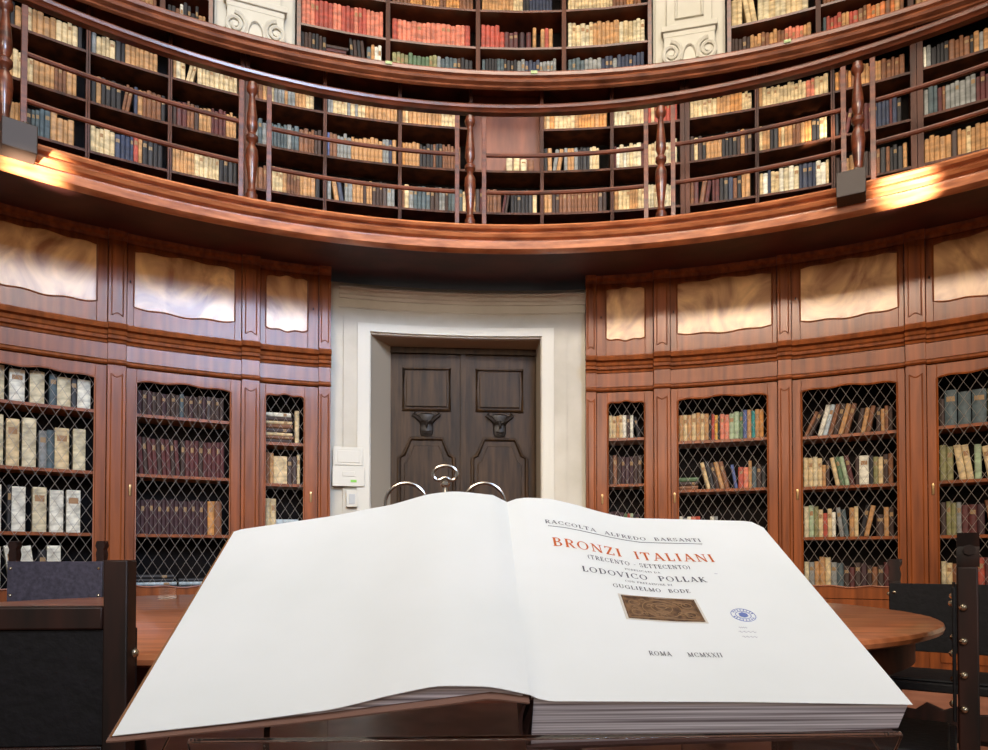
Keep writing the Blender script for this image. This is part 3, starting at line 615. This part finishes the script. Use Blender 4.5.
r = Row(CS, 8.14, -.06, .052, UH[1], ('', ''), 308, False, ''); r.up('rrrr', (.05, .055), (.27, .29)).up('rmm', (.05, .055), (.2, .22)).up('mhm', (.05, .055), (.2, .22), .02).up('t', (.04, .04), (.26, .27)); r.x += .05; r.up('trt', (.04, .05), (.24, .26)); r.done()
up_row(.0566, .1756, UH[1], [('ictc', .35), ('ct', .7), ('cti', 1)], 309, (.04, .06), (.27, .31))
up_row(-.0645, .0566, UH[2], [('tc', .55), ('nk', .95)], 310, (.03, .045), (.22, .26)); up_row(.0566, .1756, UH[2], [('tcc', .6), ('ab', .95)], 311, (.03, .045), (.22, .27)); up_row(-.1899, -.0645, UH[2], [('ab', 1)], 312, (.03, .045), (.22, .26))
up_row(.2775, .3901, UH[1], [('ic', 1)], 313, (.05, .06), (.31, .33)); up_row(.2775, .3901, UH[0], [('dbt', .6), ('bts', 1)], 314, (.03, .045), (.29, .33)); up_row(.3901, .4937, UH[0], [('srtj', .5), ('tbo', 1)], 315, (.03, .05), (.29, .33)); up_row(.4937, .6, UH[0], [('tbk', 1)], 316, (.03, .05), (.29, .33))
up_row(.3901, .4937, UH[1], [('ib', 1)], 317, (.03, .05), (.24, .28)); up_row(.0566, .1756, UH[3]-.02, [('tc', 1)], 318, (.03, .05), (.24, .28))

STUFF.build('shelved_books', SMATS, None, kind='stuff', label='many tan, dark and red books on the gallery and upper shelves', category='books')
SIZE = {0: '', 1: ''}
seen = {}
tot = {}
for it in IND: tot[id(it[8])] = tot.get(id(it[8]), 0)+1
for X, key, t, hh, d, a, flat, n_, row in IND:
    colr = PAL[key][0]; shelf, where = row.place
    state = 'flat ' if flat else ('leaning ' if a else '')
    N = tot[id(row)]
    ordw = nth(n_-1)
    lab = f'{state}{colr} book, {ordw} from left, {shelf} shelf, {where}'
    mb = MB(); light = key in 'tcwisplya'
    book_geo(mb, t, d, hh, 0, 0, 1, None, n_ % 2 == 0)
    me = mb.mesh('book', [BM[key], LABELDARK if light else LABELMAT])
    o = bpy.data.objects.new('book', me); COL.objects.link(o); o.matrix_world = X
    o['label'] = lab; o['category'] = 'book'; o['group'] = row.group
    mb = MB(); pages_geo(mb, t, d, hh, 0); pm = mb.mesh('page_block', [PAGEM])
    p = bpy.data.objects.new('page_block', pm); COL.objects.link(p); p.parent = o
print('BOOKS individual', len(IND), 'low', N_LOW, 'stuff', STUFF_N[0])

# ---------------------------------------------------------------- reading table
TT = E-.25
tx, ty, rx, ry, ne = -.50, 3.66, 2.52, 1.78, 2.3
def oval(k, n, f=1.0, in_=0.0):
    a = 2*pi*k/n; c_, s_ = cos(a), sin(a)
    return (tx+math.copysign(abs(c_)**(2/ne), c_)*(rx-in_)*f, ty+math.copysign(abs(s_)**(2/ne), s_)*(ry-in_)*f)
t = thing('reading_table', 'huge oval reading table with polished brown top under and behind the open book', 'table', (tx, ty, 0))
def oval_ring(prof, n=96, cap=True):
    mb = MB(); vs = []; m = len(prof)
    for in_, z in prof:
        for k in range(n): x, y = oval(k, n, 1, in_); vs.append((x, y, z))
    fs = [(i*n+k, i*n+(k+1) % n, (i+1)*n+(k+1) % n, (i+1)*n+k) for i in range(m-1) for k in range(n)]
    if cap: fs += [tuple(range(n))[::-1], tuple((m-1)*n+k for k in range(n))]
    else: fs += [((m-1)*n+k, (m-1)*n+(k+1) % n, (k+1) % n, k) for k in range(n)]
    return mb.add(vs, fs)
oval_ring([(.03, TT-.045), (.005, TT-.035), (0, TT-.02), (.004, TT-.006), (.015, TT)]).build('table_top', M['table'], t)
oval_ring([(.1, TT-.05), (.1, TT-.16), (.13, TT-.16), (.13, TT-.05)], cap=False).build('apron', M['apron'], t)
for k in range(8):
    a = 2*pi*(k+.5)/8; x, y = tx+cos(a)*(rx-.55), ty+sin(a)*(ry-.45)
    mb = MB(); mb.lathe([(.05, 0), (.06, .03), (.035, .07), (.045, .2), (.062, .34), (.045, .48), (.03, .54), (.05, .58), (.05, TT-.05)], 14, X=Matrix.Translation((x, y, 0))); mb.build('leg', M['chairwood'], t)
mb = MB(); X = Matrix.Translation((-2.12, 4.55, TT+.001)) @ Matrix.Rotation(.2, 4, 'Z')
mb.box(-.055, .055, -.002, .002, 0, .07, X=X); mb.box(-.055, .055, -.03, .03, 0, .003, X=X)
mb.build('acrylic_sign_holder', M['acrylic'], None, label='small clear acrylic card holder on the far left of the table top', category='card holder')

# ---------------------------------------------------------------- chairs
def chair(x, y, rz, lab, w=.52, H=1.1, finial=.0, back=(.78, 1.06), rail=True, d=.46, strip=False, n_studs=2, hide=None):
    """back at local y=0 (front of the chair towards +y); posts, leather back and seat with brass studs"""
    t = thing('leather_chair', lab, 'chair', (x, y, 0), rz, 'dark wooden chairs with studded black leather')
    X = Matrix.Translation((x, y, 0)) @ Matrix.Rotation(rz, 4, 'Z'); h = w/2
    for s in (-1, 1):
        mb = MB(); mb.box(s*h-.028, s*h+.028, -.026, .026, 0, H, X=X); o = mb.build('rear_post', M['chairwood'], t, .004)
        if finial:
            mb = MB(); xx = s*h
            mb.prism([(xx-.024, H), (xx+.024, H), (xx+.03, H+.04), (xx+.022, H+.075), (xx+.034, H+.1), (xx+.026, H+finial), (xx-.026, H+finial), (xx-.034, H+.1), (xx-.022, H+.075), (xx-.03, H+.04)], -.03, .025, X=X)
            mb.tube([(xx-.035, -.005, H+finial-.01), (xx+.035, -.005, H+finial-.01)], .016, 8, X=X); mb.build('finial', M['chairwood'], o)
        mb = MB(); mb.box(s*h-.028, s*h+.028, d-.03, d+.026, 0, .47, X=X); mb.build('front_leg', M['chairwood'], t, .004)
        mb = MB(); mb.box(s*h-.016, s*h+.016, .03, d-.03, .12, .17, X=X); mb.box(s*h-.016, s*h+.016, .03, d-.03, .3, .34, X=X); mb.build('side_stretcher', M['chairwood'], t, .003)
    mb = MB(); mb.prism([(-h+.028, .24), (h-.028, .24), (h-.028, .37), (h*.5, .36), (h*.3, .4), (0, .37), (-h*.3, .4), (-h*.5, .36), (-h+.028, .37)], d-.015, d+.008, X=X); mb.build('front_stretcher', M['chairwood'], t, .003)
    mb = MB(); mb.box(-h+.03, h-.03, -.012, .012, .12, .17, X=X); mb.build('rear_stretcher', M['chairwood'], t, .003)
    mb = MB(); mb.box(-h-.03, h+.03, -.03+.06, d+.03, .455, .50, X=X); mb.box(-h+.01, h-.01, .05, d+.01, .50, .515, X=X); mb.build('seat', hide or M['leather'], t, .01)
    lo, hi = back
    if rail:
        mb = MB(); mb.box(-h+.03, h-.03, -.022, .022, hi, hi+.055, X=X); mb.build('top_rail', M['chairwood'], t, .005)
        mb = MB(); mb.box(-h+.03, h-.03, -.018, .018, lo-.05, lo, X=X); mb.build('lower_rail', M['chairwood'], t, .004)
    mb = MB()
    ys = (-.042, -.03) if strip else (-.012, .012)
    xe = h+.025 if strip else h-.03
    mb.box(-xe, xe, ys[0], ys[1], lo, hi, X=X); o = mb.build('leather_back', hide or M['leather'], t, .003)
    mb2 = MB(); mb2.box(-h-.025, h+.025, .03, .04, lo, hi, X=X) if not strip else mb2.box(-.01, .01, -.029, -.02, lo, lo+.02, X=X)
    if not strip:
        o2 = mb2.build('leather_back', hide or M['leather'], t, .003)
    for s in (-1, 1):
        for z in [lo+.05, hi-.05]+([(lo+hi)/2] if hi-lo > .3 else []):
            mb = MB(); yy = -.042 if strip else .04
            mb.lathe([(.011, -.004), (.011, .001), (.008, .006), (.003, .009)], 10, X=X @ Matrix.Translation((s*h, yy, z)) @ Matrix.Rotation(pi/2 if strip else -pi/2, 4, 'X')); mb.build('stud', M['stud'], o)
        for k in range(n_studs):
            z = lo+.05+(hi-lo-.1)*k/(n_studs-1)
            mb = MB(); mb.lathe([(.012, -.004), (.012, .001), (.009, .007), (.003, .011)], 10, X=X @ Matrix.Translation((s*(h+.029), .012, z-.01)) @ Matrix.Rotation(s*pi/2, 4, 'Y')); mb.build('stud', M['stud'], o)
    return t
chair(-1.166, 1.66, .08, 'large chair seen from behind in the lower left corner, black back cut by the frame', .54, 1.1, 0, (.66, .935))
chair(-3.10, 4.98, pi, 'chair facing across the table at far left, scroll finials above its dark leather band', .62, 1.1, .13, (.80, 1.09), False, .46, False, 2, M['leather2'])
chair(2.45, 3.80, pi-.6, 'chair beyond the right tip of the table, plain dark back panel facing the room', .48, .98, .12, (.60, .97), False)
chair(1.55, 2.30, .99, 'chair seen edge-on at the lower right edge, column of shiny studs on its post', .52, 1.08, .06, (.62, 1.02), n_studs=4)

# ---------------------------------------------------------------- open book on its clear stand
PHI, YAW = radians(31), radians(2.4)
BX = Matrix.Translation((.031, .655, E-.1595)) @ Matrix.Rotation(YAW, 4, 'Z') @ Matrix.Rotation(PHI, 4, 'X')   # u right, v up the slope, w off the plane
LTt = [(-.378, 0), (-.242, .0226), (-.183, .0356), (-.16, .04), (-.108, .057), (-.072, .0615), (-.02, .056), (0, .045)]
LBt = [(-.378, 0), (-.263, .0152), (-.1755, .0298), (-.124, .046), (-.083, .0565), (-.035, .055), (0, .045)]
RTt = [(0, .045), (.012, .05), (.025, .052), (.058, .051), (.094, .042), (.132, .03), (.169, .021), (.225, .0195), (.359, .016)]
RBt = [(0, .045), (.008, .04), (.02, .037), (.2, .034), (.359, .029)]
LBot = [(-.378, -.002), (-.2, .020), (-.1755, .024), (-.124, .032), (-.083, .038), (-.035, .046), (0, .040)]
def interp(T, u):
    if u <= T[0][0]: return T[0][1]
    for (a, x), (b, y) in zip(T, T[1:]):
        if u <= b:
            q = (u-a)/(b-a); return x+(y-x)*q
    return T[-1][1]
def smooth_i(T, u):
    return sum(interp(T, u+d)*k for d, k in ((-.012, 1), (-.006, 2), (0, 3), (.006, 2), (.012, 1)))/9 if -.36 < u < -.02 or .03 < u < .33 else interp(T, u)
def pw(u, v):
    a, b = (LBt, LTt) if u < 0 else (RBt, RTt); q = max(0, min(1, v/.39))
    return smooth_i(a, u)*(1-q)+smooth_i(b, u)*q
book = thing('open_book', 'very large open book lying on the clear stand at centre, title page on the right', 'book', BX.translation, 0)
def sheet(us, v0, v1, top, bot, nv, corner=0):
    """closed slab between two height fields; corner>0 rounds the outer upper corner"""
    mb = MB(); n = len(us); vs = []
    for f in (top, bot):
        for j in range(nv+1):
            for u in us:
                vmax = v1
                if corner:
                    du = corner-(max(map(abs, us))-abs(u))
                    if du > 0: vmax = v1-(corner-math.sqrt(max(0, corner*corner-du*du)))
                v = v0+(vmax-v0)*j/nv
                vs.append(tuple(BX @ Vector((u, v, f(u, v)))))
    o_ = n*(nv+1); fs = []
    for j in range(nv):
        for i in range(n-1):
            a = j*n+i; fs.append((a, a+1, a+n+1, a+n)); fs.append((o_+a, o_+a+n, o_+a+n+1, o_+a+1))
    for i in range(n-1):
        fs.append((i, o_+i, o_+i+1, i+1)); a = nv*n+i; fs.append((a, a+1, o_+a+1, o_+a))
    side = []
    for j in range(nv):
        a = j*n; fs.append((a, a+n, o_+a+n, o_+a)); a = j*n+n-1; fs.append((a, o_+a, o_+a+n, a+n))
    mb.add(vs, fs); return mb
ru = [.359*(k/44)**1.25 for k in range(45)]; lu = [-.378*(k/44)**1.1 for k in range(44, -1, -1)]
sheet([max(u, -.0004) for u in ru], .0, .39, pw, lambda u, v: pw(u, v)-.0006, 20, .02).build('title_page', M['page'], book)
sheet([min(u, .0) for u in lu], .0, .39, pw, lambda u, v: pw(u, v)-.0008, 20, .004).build('left_page', M['page'], book)
def rb(u, v): return -.003+.014*(1-min(1, u/.353))*0+(-.012*(1-u/.353))
sheet([max(u, .002) for u in ru if u < .355]+[.356], .002, .386, lambda u, v: pw(u, v)-.0008, rb, 14, .02).build('right_text_block', M['block_edge'], book)
def lowleft(u, v):
    q = v/.39; return (interp(LBot, u))*(1-q)+(pw(u, v)-.004)*q
sheet([u for u in lu if -.37 < u < -.004], .003, .386, lambda u, v: pw(u, v)-.001, lambda u, v: min(lowleft(u, v), pw(u, v)-.0015), 12).build('left_text_block', M['block_edge'], book)
sheet([-.383+.383*k/30 for k in range(31)], -.004, .394, lambda u, v: min(lowleft(min(u, -.001), v), pw(min(u, -.001), v)-.002)-.0012, lambda u, v: min(lowleft(min(u, -.001), v), pw(min(u, -.001), v)-.002)-.0030, 12).build('left_cover', M['board'], book)
sheet([.350*k/10 for k in range(11)], -.002, .394, lambda u, v: rb(min(u, .353), v)-.0005, lambda u, v: rb(min(u, .353), v)-.004, 4).build('right_cover', M['cover'], book)
mb = MB(); sp = []
for k in range(9):
    a = pi*.5+pi*k/8; sp.append((.004+.014*cos(a)*.9, .0125+.027*sin(a)))
vs = [tuple(BX @ Vector((x*s_, v, z))) for v in (0, .39) for x, z, s_ in [(p[0], p[1], 1) for p in sp]+[(p[0], p[1], .6) for p in reversed(sp)]]
m = len(vs)//2; mb.add(vs, [(i, (i+1) % m, (i+1) % m+m, i+m) for i in range(m)]+[tuple(range(m))[::-1], tuple(range(m, 2*m))]); mb.build('spine', M['cover'], book)
mb = MB(); mb.tube([tuple(BX @ Vector((-.3795, v, -.001))) for v in (0, .1, .2, .3, .388)], .0011, 5); mb.build('gilt_edge', M['gilt'], book)

def glyph(ch):
    """strokes of a roman capital in a unit-high box: width, lines (x0,y0,x1,y1,w), arcs (cx,cy,rx,ry,a0,a1)"""
    T, t = .18, .08
    def sf(x, y, h=.15): return (x-h, y+(.03 if y < .5 else -.03), x+h, y+(.03 if y < .5 else -.03), .06)
    st = [(.2, 0, .2, 1, T), sf(.2, 0), sf(.2, 1)]
    return {
     'A': (.9, [(.12, 0, .45, 1, t), (.43, 1, .78, 0, T), (.24, .33, .66, .33, t), sf(.12, 0), sf(.78, 0)], []),
     'B': (.78, st+[(.2, .97, .4, .97, t), (.2, .52, .42, .52, t), (.2, .03, .44, .03, t)], [(.38, .75, .22, .22, -90, 90), (.42, .27, .25, .24, -90, 90)]),
     'C': (.88, [(.78, .7, .78, .98, t), (.78, .05, .78, .2, t)], [(.48, .5, .36, .47, 42, 318)]),
     'D': (.9, st+[(.2, .97, .42, .97, t), (.2, .03, .42, .03, t)], [(.42, .5, .36, .47, -90, 90)]),
     'E': (.72, st+[(.2, .97, .6, .97, t), (.2, .52, .5, .52, t), (.2, .03, .62, .03, t), (.6, .78, .6, 1, t), (.63, 0, .63, .24, t), (.5, .42, .5, .62, t)], []),
     'F': (.68, st+[(.2, .97, .6, .97, t), (.2, .52, .5, .52, t), (.6, .78, .6, 1, t), (.5, .42, .5, .62, t)], []),
     'G': (.92, [(.78, .7, .78, .98, t), (.76, .05, .76, .42, T), sf(.76, .45, .13)], [(.48, .5, .36, .47, 42, 318)]),
     'I': (.42, [(.2, 0, .2, 1, T), sf(.2, 0), sf(.2, 1)], []),
     'K': (.85, st+[(.24, .4, .68, 1, t), (.36, .56, .74, 0, T), sf(.7, 1, .12), sf(.78, 0, .12)], []),
     'L': (.7, st+[(.2, .03, .62, .03, t), (.62, 0, .62, .28, t)], []),
     'M': (1.05, [(.15, 0, .15, 1, t), (.15, 1, .5, .05, T), (.5, .05, .86, 1, t), (.88, 0, .88, 1, T), sf(.15, 0), sf(.12, 1, .1), sf(.88, 0), sf(.9, 1, .1)], []),
     'N': (.92, [(.16, 0, .16, 1, t), (.16, 1, .76, 0, T), (.76, 0, .76, 1, t), sf(.16, 0), sf(.12, 1, .1), sf(.76, 1)], []),
     'O': (.95, [], [(.47, .5, .37, .47, 0, 360)]),
     'P': (.74, st+[(.2, .97, .4, .97, t), (.2, .47, .4, .47, t)], [(.4, .72, .25, .25, -90, 90)]),
     'R': (.82, st+[(.2, .97, .4, .97, t), (.2, .5, .4, .5, t), (.4, .5, .74, 0, T), sf(.78, 0, .11)], [(.4, .735, .24, .235, -90, 90)]),
     'S': (.68, [(.56, .72, .56, .98, t), (.08, .03, .08, .3, t)], [(.33, .74, .21, .23, 35, 270), (.33, .27, .23, .24, 90, -145)]),
     'T': (.82, [(.4, 0, .4, 1, T), (.05, .97, .75, .97, t), (.05, .75, .05, 1, t), (.75, .75, .75, 1, t), sf(.4, 0)], []),
     'U': (.9, [(.18, 1, .18, .35, T), (.72, .35, .72, 1, t), sf(.18, 1), sf(.72, 1)], [(.45, .35, .27, .32, 180, 360)]),
     'V': (.88, [(.1, 1, .43, 0, T), (.43, 0, .76, 1, t), sf(.1, 1, .13), sf(.76, 1, .13)], []),
     'X': (.84, [(.12, 1, .7, 0, T), (.7, 1, .12, 0, t), sf(.12, 0, .12), sf(.12, 1, .12), sf(.7, 0, .12), sf(.7, 1, .12)], []),
     'Z': (.76, [(.1, .97, .66, .97, t), (.64, 1, .12, 0, T), (.1, .03, .68, .03, t), (.1, .76, .1, 1, t), (.68, 0, .68, .26, t)], []),
     '(': (.35, [], [(.42, .5, .3, .6, 125, 235)]), ')': (.35, [], [(-.1, .5, .3, .6, -55, 55)]),
     '-': (.5, [(.1, .42, .4, .42, .08)], []), ' ': (.42, [], [])}[ch]
def put_text(name, txt, u0, u1, v, m, h, parent=book):
    quads = []; x = 0; sp = .16
    for ch in txt:
        w_, lines, arcs = glyph(ch)
        for x0, y0, x1, y1, th in lines:
            dx, dy = x1-x0, y1-y0; l = math.hypot(dx, dy); k = 1 if l < .5 else 2
            if abs(dy) < .02: nx, ny = 0, th/2
            else: nx, ny = th/2, 0
            for q in range(k):
                a, b = q/k, (q+1)/k
                quads.append([(x+x0+dx*a-nx, y0+dy*a-ny), (x+x0+dx*b-nx, y0+dy*b-ny), (x+x0+dx*b+nx, y0+dy*b+ny), (x+x0+dx*a+nx, y0+dy*a+ny)])
        for cx, cy, ax, ay, a0, a1 in arcs:
            n = max(5, int(abs(a1-a0)/18)); pr = None
            for q in range(n+1):
                an = radians(a0+(a1-a0)*q/n); th = (.055+.11*abs(cos(an))**1.5)/2
                cur = ((x+cx+(ax-th)*cos(an), cy+(ay-.03)*sin(an)), (x+cx+(ax+th)*cos(an), cy+(ay+.03)*sin(an)))
                if pr: quads.append([pr[0], pr[1], cur[1], cur[0]])
                pr = cur
        x += w_+sp
    W_ = x-sp; mb = MB()
    for q in quads:
        mb.add([tuple(BX @ Vector((u0+(u1-u0)*a/W_, v+b*h, pw(u0+(u1-u0)*a/W_, v+b*h)+.0005))) for a, b in q], [(0, 1, 2, 3)])
    me = bpy.data.meshes.new(name); me.from_pydata(mb.v, [], mb.f); me.materials.append(m)
    o = bpy.data.objects.new(name, me); COL.objects.link(o); o.parent = parent; o.matrix_parent_inverse = WM[parent.name].inverted()
    return o
put_text('heading_lettering', 'RACCOLTA  ALFREDO  BARSANTI', .0457, .2559, .3205, M['ink'], .0092)
put_text('title_lettering', 'BRONZI', .0501, .1385, .2657, M['red_ink'], .0200)
put_text('title_lettering', 'ITALIANI', .1552, .2578, .2657, M['red_ink'], .0200)
put_text('subtitle_lettering', '(TRECENTO - SETTECENTO)', .0912, .2200, .2455, M['ink'], .0098)
put_text('small_lettering', 'PUBBLICATI DA', .1348, .1787, .2335, M['ink'], .004)
put_text('author_lettering', 'LODOVICO  POLLAK', .0798, .2308, .2150, M['ink'], .0118)
put_text('small_lettering', 'CON PREFAZIONE DI', .1294, .1861, .2050, M['ink'], .004)
put_text('preface_lettering', 'GUGLIELMO  BODE', .112, .2033, .1895, M['ink'], .0078)
put_text('imprint_lettering', 'ROMA     MCMXXII', .1259, .201, .0670, M['ink'], .0072)
def flat_patch(name, u0, u1, v0, v1, m, off=.0005, th=.0004, n=10):
    mb = MB(); us = [u0+(u1-u0)*k/n for k in range(n+1)]
    vs = [tuple(BX @ Vector((u, v, pw(u, v)+off+z))) for z in (th, 0) for v in (v0, v1) for u in us]; k = n+1
    fs = [(i, i+1, i+1+k, i+k) for i in range(n)]+[(2*k+i, 3*k+i, 3*k+i+1, 2*k+i+1) for i in range(n)]
    fs += [(i, 2*k+i, 2*k+i+1, i+1) for i in range(n)]+[(k+i, k+i+1, 3*k+i+1, 3*k+i) for i in range(n)]+[(0, k, 3*k, 2*k), (n, 2*k+n, 3*k+n, k+n)]
    mb.add(vs, fs); return mb.build(name, m, book)
flat_patch('heading_rule', .0488, .2546, .3138, .3144, M['ink'])
flat_patch('picture_margin', .1145, .2050, .1275, .1765, mat('plate_margin', srgb(214, 210, 200), .7), .0003)
pic = flat_patch('pasted_picture', .1175, .2022, .1295, .1742, M['plate'], .0006)
mb = MB()       # generic scroll relief shown in the picture
def on(u, v, z=.0014): return tuple(BX @ Vector((u, v, pw(u, v)+z)))
uc, vc = .1598, .1518
def ell(a, b, n=28, du=0, dv=0): return [on(uc+du+a*cos(2*pi*k/n), vc+dv+b*sin(2*pi*k/n)) for k in range(n)]
mb.tube([on(.1195, .1312), on(.2002, .1312), on(.2002, .1724), on(.1195, .1724)], .0005, 4, True)
for a, b, du, dv in ((.022, .0165, 0, 0), (.012, .010, 0, .002), (.006, .004, 0, .004), (.006, .005, -.03, .008), (.006, .005, .03, .008), (.006, .005, -.03, -.010), (.006, .005, .03, -.010)):
    mb.tube(ell(a, b, 28, du, dv), .0006, 4, True)
rg = random.Random(4)
for k in range(16):
    u, v = uc+rg.uniform(-.036, .036), vc+rg.uniform(-.016, .016)
    mb.tube([on(u+.005*cos(q*.9)*(1-q/8), v+.004*sin(q*.9)*(1-q/8)) for q in range(7)], .0005, 4)
mb.build('relief_scrolls', M['plate_lt'], pic)
mb = MB()       # round blue stamp with its two words
sc_, sv = .2497, .1455
mb.tube([on(sc_+.0135*cos(2*pi*k/32), sv+.0125*sin(2*pi*k/32), .0003) for k in range(32)], .0004, 4, True)
mb.tube([on(sc_+.0085*cos(2*pi*k/24), sv+.0075*sin(2*pi*k/24), .0003) for k in range(24)], .0004, 4, True)
vs = [on(sc_+(.0045+.0012*(k % 2))*cos(2*pi*k/16), sv+(.0055-.001*(k % 2))*sin(2*pi*k/16), .0006) for k in range(16)]
mb.add(vs, [tuple(range(16))])
for k in range(20):
    if k in (0, 9, 10, 19): continue
    a = 2*pi*k/20; mb.tube([on(sc_+.0102*cos(a), sv+.0092*sin(a), .0003), on(sc_+.0125*cos(a), sv+.0112*sin(a), .0003)], .0005, 4)
mb.build('library_stamp', M['blue_ink'], book)
mb = MB()
for v, u0, u1 in ((.121, .236, .245), (.113, .233, .252), (.104, .234, .250)):
    mb.tube([on(u0+(u1-u0)*k/12, v+.0014*sin(k*2.1), .0002) for k in range(13)], .00035, 4)
mb.tube([on(.2463, .2365, .0002), on(.250, .2362, .0002)], .0004, 4)
mb.build('pencil_note', M['pencil'], book)

# clear stand
st = thing('acrylic_book_stand', 'clear acrylic lectern holding the open book at the bottom of the picture', 'lectern', (.031, .8, 0))
def bxbox(mb, u0, u1, v0, v1, w0, w1): return mb.box(u0, u1, v0, v1, w0, w1, X=BX)
mb = MB(); bxbox(mb, -.34, .34, -.02, .40, -.027, -.021); mb.build('sloping_plate', M['acrylic'], st, .001)
mb = MB(); bxbox(mb, -.30, .34, -.026, -.020, -.027, .016); mb.build('front_lip', M['acrylic'], st, .001)
for u in (-.25, .25):
    mb = MB(); a = BX @ Vector((u, .03, -.027)); b = BX @ Vector((u, .37, -.027))
    mb.add([(a.x-.003, a.y, 0), (a.x+.003, a.y, 0), (b.x+.003, b.y, 0), (b.x-.003, b.y, 0), (a.x-.003, a.y, a.z), (a.x+.003, a.y, a.z), (b.x+.003, b.y, b.z), (b.x-.003, b.y, b.z)],
           [(3, 2, 1, 0), (4, 5, 6, 7), (0, 1, 5, 4), (1, 2, 6, 5), (2, 3, 7, 6), (3, 0, 4, 7)]); mb.build('leg', M['acrylic'], st)
mb = MB(); mb.box(-.22, .28, .81, .816, .35, .75); mb.build('cross_panel', M['acrylic'], st)

# nickel page holder rising behind the book
hx, hy = -.073, 1.045
hz = E+.012
hold = thing('metal_page_holder', 'nickel page holder with two hoops and a loop, rising behind the book', 'page holder', (hx, hy, hz-.06))
HX = Matrix.Translation((hx, hy, hz))
mb = MB(); mb.tube([(-.09, 0, 0), (.09, 0, 0)], .005, 8, X=HX)
p = BX @ Vector((-.09, .408, -.024)); mb.tube([(0, 0, 0), (0, -.01, -.02), (0, p.y-hy, p.z-hz+.0)], .005, 8, X=HX); mb.build('cross_bar', M['metal'], hold)
mb = MB(); mb.lathe([(.006, 0), (.006, .02), (.0045, .03), (.0045, .065), (.007, .072), (.0045, .078), (.004, .096), (.0075, .100), (.004, .106)], 12, X=HX); s0 = mb.build('stem', M['metal'], hold)
pts = []
for k in range(40):
    a = 2*pi*k/40; dip = .007*math.exp(-((a-1.5*pi)/.45)**2)
    pts.append((.018*cos(a), 0, .1165+.0125*sin(a)+dip))
mb = MB(); mb.tube(pts, .0026, 8, True, X=HX); mb.build('top_loop', M['metal'], s0)
for s in (-1, 1):
    cxx = s*.0585; pts = [(cxx+s*.031*cos(a)*-1, 0, .072+.031*sin(a)) for a in [pi*k/20 for k in range(21)]]
    pts = [(pts[0][0], 0, 0)]+pts+[(pts[-1][0], 0, 0)]
    mb = MB(); mb.tube(pts, .0026, 8, X=HX); mb.build('hoop', M['metal'], hold)
